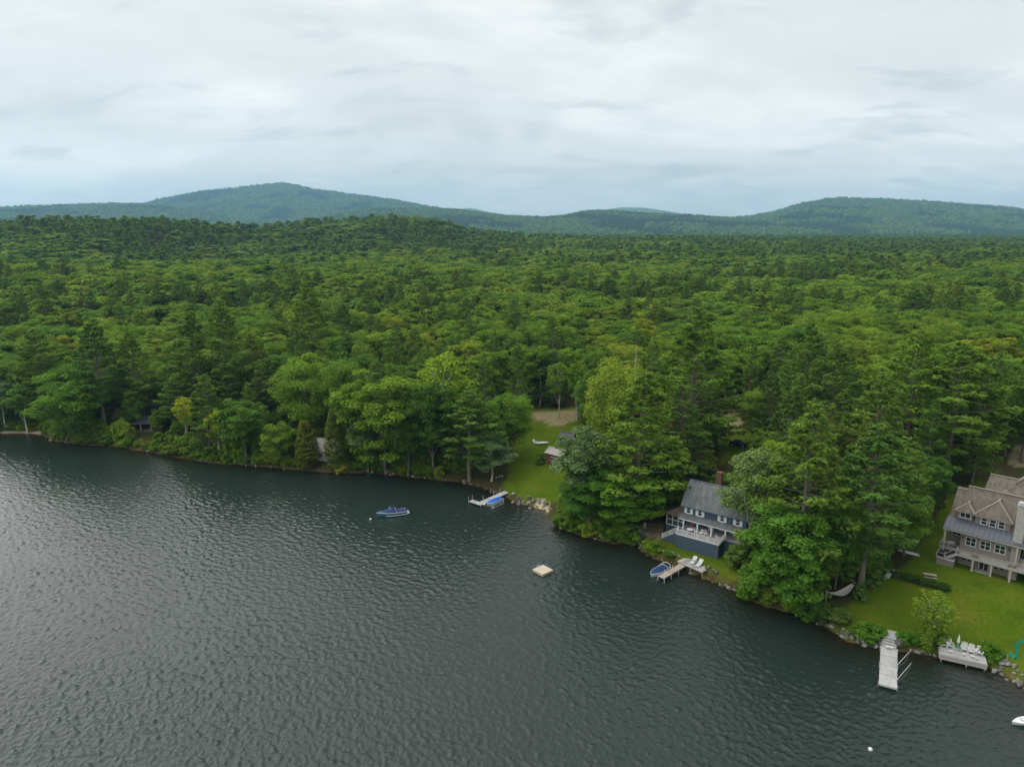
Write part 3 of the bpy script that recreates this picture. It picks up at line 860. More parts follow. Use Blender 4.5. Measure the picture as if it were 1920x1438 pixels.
# trees one can pick out: foot (u, v), top v, crown width in photograph pixels
TREES = [
 # right of the blue house
 ('white_pine', 'tall bright pine rising above the blue house, nearest the water', 'pine tree', 'pine', 1, 1492, 1108, 758, 195, (1.12, 1.12, 0.9)),
 ('white_pine', 'tall dark green pine with bare grey trunk beside the hammock', 'pine tree', 'pine', 3, 1612, 1108, 797, 185, (0.95, 1.02, 1.05)),
 ('oak_tree', 'dense low oak overhanging the water beside the hammock', 'tree', 'broad', 0, 1472, 1136, 928, 185, (0.80, 0.98, 0.85)),
 ('oak_tree', 'leafy oak behind the hammock, against the grey pine trunk', 'tree', 'broad', 2, 1565, 1105, 930, 110, (0.70, 0.88, 0.8)),
 ('maple_tree', 'pale green maple hiding the right end of the blue house', 'tree', 'silver', 0, 1404, 1050, 812, 118, (0.88, 0.90, 0.55)),
 ('maple_tree', 'yellow green maple behind the chimney of the blue house', 'tree', 'broad', 4, 1432, 1010, 812, 105, (1.45, 1.30, 0.9)),
 ('shrub', 'dark bush against the right end of the blue deck skirt', 'bush', 'cedarshrub', 0, 1385, 1062, 1015, 62, (1.0, 1.0, 1.0)),
 ('shrub', 'broad green bush at the foot of the low oak', 'bush', 'shrub', 1, 1420, 1105, 1052, 80, (0.8, 1.0, 0.8)),
 ('shrub', 'dark bush at the water under the left side of the low oak', 'bush', 'shrub', 2, 1402, 1120, 1090, 50, (0.7, 0.9, 0.8)),
 ('shrub', 'dark bush at the water under the right side of the low oak', 'bush', 'shrub', 3, 1512, 1156, 1122, 52, (0.6, 0.8, 0.75)),
 ('shrub', 'dull bush on the stony bank below the hammock', 'bush', 'cedarshrub', 1, 1542, 1160, 1136, 40, (1.0, 0.95, 0.9)),
 ('pine_tree', 'yellowish half-bare pine just left of the tan house lawn', 'pine tree', 'pine', 5, 1694, 1042, 840, 82, (1.3, 1.2, 0.9)),
 ('maple_tree', 'dark broadleaf tree left of the tan house beside the rock garden', 'tree', 'broad', 1, 1665, 1058, 885, 120, (0.70, 0.90, 0.8)),
 ('maple_tree', 'tall dark maple at the top of the tan house lawn strip', 'tree', 'broad', 3, 1735, 985, 845, 85, (0.68, 0.9, 0.85)),
 ('white_pine', 'pine with long bare trunk behind the tan house, left one', 'pine tree', 'pine', 3, 1768, 918, 640, 180, (1.0, 1.05, 0.95)),
 ('white_pine', 'slim pine just behind the tan house roof', 'pine tree', 'pine', 4, 1822, 905, 665, 120, (0.85, 0.98, 1.0)),
 ('white_pine', 'pine at the right picture edge behind the tan house', 'pine tree', 'pine', 2, 1915, 868, 655, 150, (0.9, 1.0, 0.95)),
 ('white_pine', 'broad ragged pine between the blue and tan houses, behind the front row', 'pine tree', 'pine', 0, 1620, 975, 692, 150, (1.08, 1.08, 0.95)),
 ('white_pine', 'narrow pine in the stand uphill of the parked car', 'pine tree', 'pine', 2, 1500, 850, 600, 110, (0.88, 0.98, 0.95)),
 ('white_pine', 'pine with pale upper trunk right of the rounded maple', 'pine tree', 'pine', 3, 1548, 875, 640, 110, (0.95, 1.0, 0.9)),
 ('white_pine', 'tall dense pine uphill of the two houses, near the picture right', 'pine tree', 'pine', 5, 1690, 900, 612, 150, (0.95, 1.02, 0.95)),
 ('maple_tree', 'rounded maple beside the parked blue car', 'tree', 'broad', 5, 1424, 838, 716, 105, (0.75, 0.92, 0.9)),
 # between the lawn and the blue house
 ('white_pine', 'big layered pine left of the blue house', 'pine tree', 'pine', 0, 1193, 985, 688, 185, (1.05, 1.08, 0.95)),
 ('silver_maple', 'silvery green maple at the right side of the middle lawn', 'tree', 'silver', 1, 1092, 978, 782, 115, (0.72, 0.80, 0.62)),
 ('oak_tree', 'dense oak on the point, touching the water', 'tree', 'broad', 1, 1105, 990, 862, 125, (0.78, 1.0, 0.85)),
 ('oak_tree', 'dark leafy tree on the point beside the garden chairs', 'tree', 'broad', 3, 1170, 1003, 885, 130, (0.66, 0.92, 0.85)),
 ('beech_tree', 'spreading broadleaf tree just left of the screened porch', 'tree', 'broad', 4, 1212, 968, 845, 88, (0.62, 0.88, 0.8)),
 ('maple_tree', 'tall light maple behind the silvery maple', 'tree', 'broad', 5, 1155, 895, 655, 130, (1.05, 1.05, 1.0)),
 ('hemlock_tree', 'dark conical hemlock behind the chimney', 'hemlock tree', 'spruce', 1, 1275, 918, 718, 130, (1.05, 1.10, 0.9)),
 ('white_pine', 'large full pine uphill behind the blue house', 'pine tree', 'pine', 1, 1290, 862, 578, 175, (1.0, 1.06, 0.95)),
 ('shrub', 'low bush on the point beside the garden chairs', 'bush', 'shrub', 0, 1180, 1010, 975, 60, (0.75, 0.9, 0.8)),
 ('shrub', 'bright bush on the bank below the screened porch', 'bush', 'shrub', 2, 1222, 1034, 1012, 38, (0.8, 1.0, 0.8)),
 ('shrub', 'grassy bush beside the weathered wooden dock', 'bush', 'shrub', 3, 1255, 1049, 1035, 22, (1.0, 1.1, 0.9)),
 # left side of the lawn
 ('white_pine', 'leaning pine with bare trunk at the shore left of the long dock', 'pine tree', 'pine', 3, 880, 903, 732, 125, (1.0, 1.08, 0.95)),
 ('silver_maple', 'small silvery tree on thin stems above the long dock', 'tree', 'silver', 0, 922, 902, 808, 82, (0.85, 0.95, 0.9)),
 ('maple_tree', 'round green tree at the left edge of the middle lawn', 'tree', 'broad', 2, 958, 862, 732, 95, (0.85, 1.02, 0.9)),
 ('maple_tree', 'bushy tree next to the lawn with a few yellow leaves on top', 'tree', 'broad', 4, 925, 872, 740, 75, (1.1, 1.08, 0.9)),
 ('oak_tree', 'big round oak at the shore left of the leaning pine', 'tree', 'broad', 0, 725, 888, 682, 165, (0.95, 1.02, 0.9)),
 ('oak_tree', 'yellowish oak in front of the big round oak', 'tree', 'broad', 5, 765, 893, 722, 90, (1.25, 1.12, 0.9)),
 ('silver_maple', 'bluish leafy tree low at the shore under the big oak', 'tree', 'silver', 1, 690, 884, 770, 80, (0.62, 0.72, 0.6)),
 ('maple_tree', 'maple between the big oak and the leaning pine', 'tree', 'broad', 3, 812, 888, 705, 95, (0.85, 0.98, 0.85)),
 ('ash_tree', 'light green tree with spiky top behind the shore oaks', 'tree', 'airy', 0, 832, 862, 648, 105, (1.35, 1.30, 1.0)),
 ('white_cedar', 'conical cedar left of the grey shore cottage', 'cedar tree', 'cedar', 0, 576, 876, 790, 46, (1, 1, 1)),
 ('white_cedar', 'conical cedar just right of the grey shore cottage', 'cedar tree', 'cedar', 1, 632, 880, 768, 44, (0.95, 1.0, 1)),
 ('maple_tree', 'low spreading tree by the water left of the conical cedar', 'tree', 'broad', 1, 527, 873, 782, 72, (0.95, 1.05, 0.85)),
 ('maple_tree', 'tall pale maple above the grey shore cottage', 'tree', 'broad', 5, 575, 832, 652, 130, (1.0, 1.06, 1.0)),
 ('maple_tree', 'broad dark maple behind the grey shore cottage', 'tree', 'broad', 2, 640, 840, 668, 110, (0.78, 0.96, 0.85)),
 ('birch_tree', 'birch with yellow leaves right of the dark cabin', 'birch tree', 'airy', 1, 352, 832, 735, 42, (2.1, 1.55, 0.5)),
 ('birch_tree', 'leaning birch with bright yellow top by the water', 'birch tree', 'airy', 2, 412, 858, 762, 46, (1.9, 1.5, 0.6)),
 ('white_pine', 'pine over the right end of the dark cabin', 'pine tree', 'pine', 4, 395, 852, 700, 90, (1.05, 1.08, 0.9)),
 ('maple_tree', 'leafy tree at the shore right of the yellow birches', 'tree', 'broad', 3, 462, 868, 742, 85, (0.95, 1.05, 0.9)),
 ('white_pine', 'pine in front of the dark cabin', 'pine tree', 'pine', 2, 262, 800, 618, 95, (1.15, 1.08, 0.9)),
 ('white_pine', 'tall dark pine left of the dark cabin with bare lower trunk', 'pine tree', 'pine', 3, 198, 812, 598, 105, (0.8, 0.95, 0.95)),
 ('white_pine', 'pine standing behind the tilted shore dock trees, far left', 'pine tree', 'pine', 5, 90, 790, 612, 120, (1.0, 1.05, 0.95)),
 ('maple_tree', 'wide bluish green tree hanging over the left shore', 'tree', 'broad', 4, 140, 828, 688, 125, (0.72, 0.96, 1.1)),
 ('maple_tree', 'leafy young tree hiding the left side of the dark cabin', 'tree', 'broad', 2, 258, 806, 722, 46, (0.9, 1.0, 0.85)),
 ('birch_tree', 'slender birch with pale stem behind the sandy beach', 'birch tree', 'airy', 0, 52, 812, 715, 60, (1.0, 1.1, 1.1)),
 ('silver_maple', 'pale tree at the left picture edge by the beach', 'tree', 'silver', 0, 12, 806, 705, 70, (0.6, 0.72, 0.65)),
 ('white_pine', 'tall pine with pale trunk above the yellow birches', 'pine tree', 'pine', 3, 432, 795, 558, 110, (1.0, 1.05, 0.95)),
 ('white_pine', 'tall pine rising left of the pale maple, uphill', 'pine tree', 'pine', 0, 372, 790, 578, 110, (1.0, 1.05, 0.95)),
 ('white_pine', 'layered pine with flat top on the slope left of the middle', 'pine tree', 'pine', 1, 588, 720, 528, 100, (1.05, 1.08, 0.9)),
 ('birch_tree', 'slim birch at the back of the middle lawn', 'birch tree', 'airy', 1, 1048, 785, 668, 48, (1.0, 1.0, 0.9)),
 ('birch_tree', 'forked birch beside the dirt drive', 'birch tree', 'airy', 2, 1082, 788, 672, 52, (1.05, 1.05, 0.9)),
 ('aspen_tree', 'single slim tree with pale trunk in the dark wood behind the lawn', 'tree', 'airy', 0, 893, 728, 628, 50, (1.3, 1.2, 0.9)),
 ('hemlock_tree', 'dark hemlock at the back edge of the middle lawn', 'hemlock tree', 'spruce', 0, 1035, 760, 655, 60, (0.8, 0.9, 0.9)),
 ('shrub', 'small red-leaved shrub in the dark wood edge behind the lawn', 'bush', 'shrub', 1, 990, 716, 698, 22, (2.4, 0.30, 0.8)),
 # tan house garden
 ('birch_tree', 'thin feathery young birch on the lakeside lawn', 'birch tree', 'feathery', 0, 1748, 1205, 1108, 72, (1.15, 1.1, 1.0)),
 ('shrub', 'dark bush at the foot of the feathery birch', 'bush', 'shrub', 0, 1735, 1212, 1172, 42, (0.75, 0.85, 0.7)),
 ('shrub', 'bright bush left of the feathery birch', 'bush', 'shrub', 1, 1702, 1208, 1182, 40, (0.85, 1.05, 0.75)),
 ('shrub', 'bright low bush right of the feathery birch', 'bush', 'shrub', 4, 1768, 1206, 1186, 30, (0.85, 1.05, 0.75)),
 ('shrub', 'bright round bush right of the white chair deck', 'bush', 'shrub', 2, 1856, 1232, 1200, 40, (0.9, 1.1, 0.75)),
 ('shrub', 'dull green bush on the bank right of the low oak', 'bush', 'cedarshrub', 1, 1570, 1165, 1138, 46, (1.2, 1.0, 1.0)),
 ('shrub', 'light green bank shrub left of the white dock', 'bush', 'shrub', 3, 1622, 1192, 1165, 52, (0.85, 1.0, 0.75)),
 ('shrub', 'second light green bank shrub, next to the boulders', 'bush', 'shrub', 0, 1648, 1190, 1172, 34, (0.85, 1.0, 0.75)),
 ('shrub', 'clipped round bush beside the pine trunk and hammock', 'bush', 'cedarshrub', 0, 1612, 1125, 1092, 32, (1.2, 1.2, 1)),
 ('shrub', 'tall rounded cedar bush behind the white lounge chair', 'bush', 'cedarshrub', 1, 1640, 1095, 1045, 40, (1.3, 1.3, 1)),
 ('shrub', 'grey green bush in the rock garden left of the tan house', 'bush', 'shrub', 3, 1738, 992, 968, 24, (1.3, 1.3, 1.8)),
 ('shrub', 'round bush at the left side of the brown shed', 'bush', 'shrub', 4, 1015, 868, 845, 28, (0.85, 1.0, 0.8)),
]
placed = []       # (x, y, radius) of everything with a trunk
for i, (nm, lab, cat, kind, var, u, vb, vt, w, colr) in enumerate(TREES):
    x, y, z = ground_at(u, vb)
    h = height_for(x, y, z, vt)
    dep = y * math.cos(PITCH) - (z + h / 2 - H) * math.sin(PITCH)
    set_tree(nm, lab, cat, kind, var, x, y, h, w * dep / FPX, rz=(i * 2.399) % 6.28, color=colr, z=z)
    placed.append((x, y, w * dep / FPX / 2))

# the dark clipped hedge and the shrubs along the bank are set later; first the woods
CLEAR = [  # picture areas that must stay open, with the distance up to which trees would block them
    ([(940, 925), (985, 800), (975, 765), (1085, 760), (1085, 800), (1040, 850), (1032, 950), (1000, 950)], 175),
    ([(1240, 895), (1400, 895), (1400, 1090), (1195, 1060), (1190, 975), (1215, 965)], 136),
    ([(1540, 1165), (1600, 1120), (1655, 1080), (1740, 985), (1765, 905), (1800, 880), (1990, 880), (1990, 1300), (1600, 1230)], 142),
    ([(1335, 770), (1398, 770), (1400, 845), (1340, 850)], 178),
    ([(268, 740), (318, 732), (318, 800), (262, 806)], 200), ([(590, 805), (628, 805), (628, 860), (590, 860)], 180),
    ([(1870, 820), (1990, 815), (1990, 885), (1885, 890)], 160),
    ([(845, 890), (850, 868), (945, 862), (950, 905)], 170)]
def blocked(x, y, z, h, r):
    for poly, far in CLEAR:
        if y > far: continue
        pts = []
        for fh, fr in ((0.02, 0.15), (0.15, 0.3), (0.3, 0.75), (0.5, 1), (0.7, 0.9), (0.85, 0.6), (1.0, 0.1)):
            for sgn in (-1, 0, 1): pts.append(proj(x + sgn * r * fr, y, z + h * fh))
        if inside(poly, np.array([p[0] for p in pts]), np.array([p[1] for p in pts])).any(): return True
    return False

def ZONE(u, y):
    near = 'just behind' if y < 195 else ('uphill of' if y < 260 else 'far uphill of')
    for lim, w in ((180, 'the far left beach'), (420, 'the dark cabin'), (700, 'the grey shore cottage'), (900, 'the big shore oaks'), (1120, 'the middle lawn'), (1300, 'the big layered pine'), (1480, 'the blue house'), (1700, 'the hammock'), (9999, 'the tan house')):
        if u < lim: return near + ' ' + w
def build_woods():
    rs = np.random.RandomState(21)
    T = []
    y = 118.0
    while y < 3000:
        s = float(np.clip(8.4 + 0.0105 * y, 9.6, 30))
        xs = np.arange(-0.86 * y - 30, 0.86 * y + 30, s)
        for x in xs + (rs.rand() - 0.5) * s:
            T.append((x + (rs.rand() - 0.5) * s * 0.8, y + (rs.rand() - 0.5) * s * 0.8, s))
        y += s * 0.92
    T = np.array(T)
    x, y, s = T.T
    d = shore_dist(x, y)
    z = terrain(x, y, d)
    keep = d > 3.0
    for poly in LAWN + DIRT: keep &= ~inside(poly, x, y)
    T, x, y, s, d, z = T[keep], x[keep], y[keep], s[keep], d[keep], z[keep]
    n = len(x)
    f = fbm(x / 85. + 3, y / 85., 4)
    right = sstep(-0.05, 0.45, x / y)
    pine_p = np.clip((f - 0.5) * 2.6 + 0.02 + 0.24 * right + 0.60 * sstep(560, 900, y) * (f > 0.42) + 0.22 * (1 - sstep(18, 60, d)) + 0.38 * sstep(0.22, 0.36, x / y) * (1 - sstep(60, 120, d)), 0.03, 0.9)
    pine_p = np.where((np.abs(x + 548) < 200) & (y > 800) & (y < 1000), 0.85, pine_p)
    kind = np.where(rs.rand(n) < pine_p, 1, 0)
    kind = np.where((rs.rand(n) < 0.03), 2, kind)
    h = np.where(kind == 1, 19 + 7 * rs.rand(n), np.where(kind == 2, 14 + 5 * rs.rand(n), 14.5 + 9 * fbm(x / 45., y / 45., 3) * 0.7 + 3.5 * rs.rand(n)))
    h = h * np.where(d < 30, 0.92, 1.0) * np.where(y > 500, 0.92, 1.0)
    grow = np.clip(s / 10.0, 0.9, 2.3)         # far off, fewer but broader crowns
    wr = np.where(kind == 1, 4.6, np.where(kind == 2, 3.4, 6.7)) * grow * (0.62 + 0.75 * rs.rand(n))
    # leave what must be seen in view, and do not grow through the trees already standing
    ok = np.ones(n, bool)
    nearidx = np.where(y < 235)[0]
    pl = np.array(placed)
    for i in nearidx:
        if (np.hypot(pl[:, 0] - x[i], pl[:, 1] - y[i]) < np.minimum(4.0, 0.55 * (pl[:, 2] + wr[i]))).any() or blocked(x[i], y[i], z[i], h[i], wr[i]): ok[i] = False
    x, y, z, d, kind, h, wr, s = x[ok], y[ok], z[ok], d[ok], kind[ok], h[ok], wr[ok], s[ok]
    n = len(x)
    u = np.array([proj(a, b, c + e * 0.7)[0] for a, b, c, e in zip(x, y, z, h)])
    seen = (u > -60) & (u < 1980)
    x, y, z, d, kind, h, wr, s, u = [q[seen] for q in (x, y, z, d, kind, h, wr, s, u)]
    n = len(x)
    rz = rs.rand(n) * 6.28
    single = np.zeros(n, bool)
    spec = {0: ('broadleaf_tree', 'green broadleaf tree in the woods %s', 'tree', 'broad', 'broadleaf trees of the wooded slope'),
            1: ('white_pine', 'dark green pine in the woods %s', 'pine tree', 'pine', 'pines of the wooded slope'),
            2: ('hemlock_tree', 'dark conical evergreen in the woods %s', 'hemlock tree', 'spruce', 'hemlocks of the wooded slope')}
    for k, (nm, lab, cat, kd, grp) in spec.items():
        idx = np.where(kind == k)[0]
        idx = idx[np.argsort(y[idx] / h[idx])][:300 if k < 2 else 120]
        single[idx] = True
        for j in idx:
            where = ZONE(u[j], y[j])
            lab = spec[k][1] % where; grp = spec[k][4] + ', ' + where
            g = 0.85 + 0.3 * rs.rand()
            hue = rs.rand()
            colr = (g * (0.9 + 0.35 * hue ** 3), g, g * 0.95)
            if rs.rand() < 0.03 and k == 0: colr = (1.55, 1.25, 0.8)
            set_tree(nm, lab, cat, kd, int(rs.randint(0, 99)), x[j], y[j], h[j], 2 * wr[j], rz=rz[j], color=colr, group=grp, z=z[j])
    rest = ~single
    for name, sel, src, nk, lab in (('forest', rest & (y < 640), MID, (6, 5, 2), 'green canopy of mixed forest climbing the slope behind the shore'),
                                    ('far_forest', rest & (y >= 640), FAR, (5, 4, 1), 'dark canopy of mixed forest on the far ridges and valley')):
        ii = np.where(sel)[0]
        off = np.array([0, nk[0], nk[0] + nk[1]])
        num = np.array(nk)
        kk = off[kind[ii]] + (rs.rand(len(ii)) * num[kind[ii]]).astype(int)
        base = np.array([5.0, 4.0, 3.2])[kind[ii]]
        o = gn_scatter(name, np.stack([x[ii], y[ii], z[ii] - 0.1], 1), wr[ii] / base, rz[ii], kk, src, sz=h[ii] / TH)
        tag(o, lab, 'forest', kind='stuff')
    print('woods', n, 'single', single.sum())
build_woods()

# ------------------------------------------------------------------ shrubs along the bank and young growth at the wood's edge
def build_bank():
    rs = np.random.RandomState(8)
    seg = _A[2:-4]; n = 0
    for i in range(len(seg) - 1):
        a = seg[i]; b = seg[i + 1]; L_ = np.hypot(*(b - a)); nrm = np.array([-(b - a)[1], (b - a)[0]]) / L_
        t = 0.0
        while t < L_:
            for off, hh, ww in ((0.9 + rs.rand() * 1.0, 1.5 + 1.8 * rs.rand(), 3.0 + 1.8 * rs.rand()), (3.6 + 2.5 * rs.rand(), 2.8 + 4.0 * rs.rand(), 3.6 + 2.8 * rs.rand())):
                p = a + (b - a) * t / L_ + nrm * off
                if shore_dist(p[0:1], p[1:2])[0] < 0.45: continue
                z = tz(*p)
                u = proj(p[0], p[1], z)[0]
                if u < -40 or u > 1560: continue
                if inside_any(p) or blocked(p[0], p[1], z, hh, ww / 2): continue
                cl = 0.75 + 0.5 * rs.rand()
                c = (cl * (0.9 + 0.4 * rs.rand() ** 2), cl, cl * 0.9)
                lab = ('low shrub at the water ' if off < 2.5 else 'tall shrub at the edge of the wood ') + ('in front of ' + ZONE(u, 0).split(' ', 2)[2])
                grp = lab + 's'
                set_tree('shrub', lab, 'bush', 'shrub', int(rs.randint(0, 9)), p[0], p[1], hh, ww, rs.rand() * 6.28, c, grp, z); n += 1
            t += 2.3 + 1.1 * rs.rand()
    # young trees inside the front of the wood, so that no bare trunks stand in rows
    for k in range(900):
        if n > 480: break
        u = rs.rand() * 2000 - 40
        x = (u - 960) / FPX * 150; y = 110 + 100 * rs.rand(); x = (u - 960) / FPX * y * 1.08
        d = shore_dist(np.array([x]), np.array([y]))[0]
        if d < 7 or d > 55: continue
        if inside_any((x, y)): continue
        z = tz(x, y); hh = 4 + 6 * rs.rand(); ww = hh * (0.65 + 0.3 * rs.rand())
        if blocked(x, y, z, hh, ww / 2): continue
        cl = 0.75 + 0.4 * rs.rand()
        set_tree('young_tree', 'young bushy tree under taller trees ' + ZONE(u, y), 'tree', 'broad' if rs.rand() < 0.7 else 'spruce', int(rs.randint(0, 9)), x, y, hh, ww, rs.rand() * 6.28, (cl, cl, cl), 'young trees ' + ZONE(u, y), z); n += 1
    print('bank', n)
def inside_any(p):
    return any(inside(q, np.array([p[0]]), np.array([p[1]]))[0] for q in LAWN + SAND + DIRT)
build_bank()

def dead_tree(label, u, vt, h, seed):
    d = ray(u, vt); t = np.linspace(90, 900, 3000)
    X, Y, Z = d[0] * t, d[1] * t, H + d[2] * t
    k = int(np.argmax(Z - terrain(X, Y) <= h)); x, y = float(X[k]), float(Y[k])
    rs = np.random.RandomState(seed); tb = Tubes(); br = Tubes()
    tb.chain([np.array([0, 0, -1.0]), np.array([0.1, 0, h * 0.5]), np.array([0.2, 0.1, h])], 0.26, 0.04, 7)
    for i in range(26):
        z = h * (0.35 + 0.63 * rs.rand()); a = rs.rand() * 6.28; L_ = (1.0 + 2.6 * rs.rand()) * (1.15 - z / h)
        p = np.array([0.15 * z / h, 0.05, z]); q = p + np.array([math.cos(a) * L_, math.sin(a) * L_, 0.35 * L_ * rs.rand()])
        br.chain([p, (p + q) / 2 + np.array([0, 0, 0.12]), q], 0.07, 0.02, 4)
    R = empty('dead_tree', (x, y, tz(x, y)), 0, label, 'dead tree')
    link('trunk', tb.mesh('trunk', M['palebark']), None, R); link('branches', br.mesh('branches', M['palebark']), None, R)
dead_tree('bare pale dead tree standing above the forest canopy, right of the middle', 1116, 470, 25, 1)
dead_tree('grey dead tree with bare branches above the big layered pine', 1192, 652, 26, 2)

# ------------------------------------------------------------------ paints, woods and fabrics of the built things
M['slate'] = mat('slate_blue_siding', (0.040, 0.066, 0.088), 0.65, 0.10, 3.0, 0.15, 30, stretch=(0.3, 0.3, 4))
M['white'] = mat('white_paint', (0.62, 0.63, 0.62), 0.5, 0.06, 4.0)
M['shutter'] = mat('white_shutter', (0.60, 0.63, 0.66), 0.5, 0.05, 4.0)
M['greyroof'] = mat('grey_shingles', (0.075, 0.083, 0.088), 0.9, 0.3, 0.9, 0.6, 12, stretch=(1.6, 0.5, 0.5), col2=(0.165, 0.175, 0.178))
M['brownroof'] = mat('stained_shingles', (0.12, 0.075, 0.05), 0.9, 0.3, 1.0, 0.5, 10, stretch=(1.3, 0.6, 0.6), col2=(0.24, 0.20, 0.17))
M['brick'] = mat('red_brick', (0.13, 0.062, 0.045), 0.9, 0.3, 5.0, 0.4)
M['glass'] = mat('window_glass', (0.02, 0.026, 0.03), 0.08, 0.2, 1.0, spec=0.6)
M['screen'] = mat('dark_porch_infill', (0.035, 0.04, 0.042), 0.45, 0.3, 2.0)
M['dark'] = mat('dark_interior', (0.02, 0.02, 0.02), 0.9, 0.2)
M['deckgrey'] = mat('grey_deck_boards', (0.27, 0.26, 0.27), 0.75, 0.15, 2.0, 0.2, stretch=(0.4, 6, 1), rand=0.2)
M['oldwood'] = mat('weathered_wood', (0.30, 0.28, 0.26), 0.85, 0.2, 1.5, 0.3, stretch=(5, 0.5, 1), col2=(0.40, 0.38, 0.36), rand=0.3)
M['palewood'] = mat('pale_dock_wood', (0.36, 0.30, 0.25), 0.8, 0.15, 1.5, 0.2, stretch=(0.6, 5, 1), rand=0.25)
M['greydock'] = mat('pale_grey_dock', (0.33, 0.33, 0.325), 0.75, 0.15, 0.8, 0.15, stretch=(0.8, 3, 1), col2=(0.46, 0.46, 0.45), rand=0.16)
M['tan'] = mat('tan_siding', (0.215, 0.187, 0.160), 0.75, 0.06, 2.0, 0.12, 20, stretch=(0.3, 0.3, 5))
M['tantrim'] = mat('tan_trim', (0.40, 0.36, 0.31), 0.6, 0.05)
M['tanroof'] = mat('tan_shingles', (0.088, 0.074, 0.060), 0.9, 0.2, 1.1, 0.5, 14, stretch=(1.5, 0.7, 0.7), col2=(0.178, 0.154, 0.128))
M['tancap'] = mat('ridge_shingles', (0.25, 0.212, 0.172), 0.9, 0.15, 3.0)
M['metalroof'] = mat('blue_grey_metal', (0.080, 0.088, 0.112), 0.42, 0.08, 1.5, metal=0.25, spec=0.5)
M['stone'] = mat('pale_field_stone', (0.32, 0.30, 0.27), 0.85, 0.2, 1.8, 0.5, 7, col2=(0.52, 0.50, 0.47))
M['mortar'] = mat('mortar', (0.28, 0.26, 0.24), 0.95, 0.1)
M['steel'] = mat('galvanised_steel', (0.55, 0.56, 0.57), 0.4, 0.1, 4.0, metal=0.5)
M['black'] = mat('black_metal', (0.02, 0.02, 0.022), 0.5, 0.2)
M['navy'] = mat('navy_canvas', (0.010, 0.032, 0.115), 0.75, 0.15, 2.0, 0.3)
M['blue'] = mat('bright_blue_tarp', (0.008, 0.115, 0.50), 0.6, 0.12, 2.0, 0.3)
M['boatblue'] = mat('dark_blue_cover', (0.006, 0.040, 0.125), 0.6, 0.15, 2.0, 0.3)
M['teal'] = mat('teal_hull', (0.02, 0.17, 0.24), 0.25, 0.05, spec=0.5)
M['navyhull'] = mat('navy_hull', (0.010, 0.035, 0.075), 0.25, 0.05, spec=0.5)
M['gel'] = mat('white_gelcoat', (0.66, 0.68, 0.68), 0.3, 0.03, spec=0.5)
M['red'] = mat('red_canvas', (0.50, 0.035, 0.030), 0.8, 0.1)
M['greenplastic'] = mat('green_plastic_mesh', (0.008, 0.20, 0.10), 0.6, 0.2, 3.0)
M['raft'] = mat('tan_raft_carpet', (0.46, 0.40, 0.31), 0.9, 0.06, 2.0)
M['raftside'] = mat('yellowed_raft_side', (0.40, 0.33, 0.20), 0.7, 0.08)
M['plastic'] = mat('white_plastic', (0.76, 0.75, 0.70), 0.5, 0.04)
M['greychair'] = mat('pale_grey_chair', (0.55, 0.54, 0.53), 0.6, 0.06)
M['rope'] = mat('rope_net', (0.42, 0.40, 0.37), 0.9, 0.15)
M['concrete'] = mat('concrete', (0.36, 0.34, 0.31), 0.9, 0.12, 2.0)
M['cabinroof'] = mat('charcoal_shingles', (0.060, 0.064, 0.070), 0.9, 0.25, 1.2, 0.4, col2=(0.105, 0.108, 0.115))
M['cabinwall'] = mat('brown_log_wall', (0.075, 0.048, 0.032), 0.85, 0.2, 2.0, stretch=(0.3, 0.3, 4))
M['shedwall'] = mat('rust_brown_siding', (0.15, 0.066, 0.035), 0.85, 0.15, 2.0, stretch=(3, 3, 0.4))
M['greywall'] = mat('grey_white_siding', (0.52, 0.52, 0.51), 0.8, 0.1, 2.0, stretch=(0.3, 0.3, 4))
M['lightroof'] = mat('pale_worn_roof', (0.36, 0.34, 0.32), 0.9, 0.2, 1.2)
M['carblue'] = mat('dark_blue_car_paint', (0.008, 0.016, 0.085), 0.25, 0.05, spec=0.6)
M['tyre'] = mat('rubber', (0.015, 0.015, 0.015), 0.9, 0.1)
M['grass'] = leafmat('grass_blades', [(0.085, 0.14, 0.018), (0.12, 0.165, 0.022)], trans=0.3, gloss=0.02)

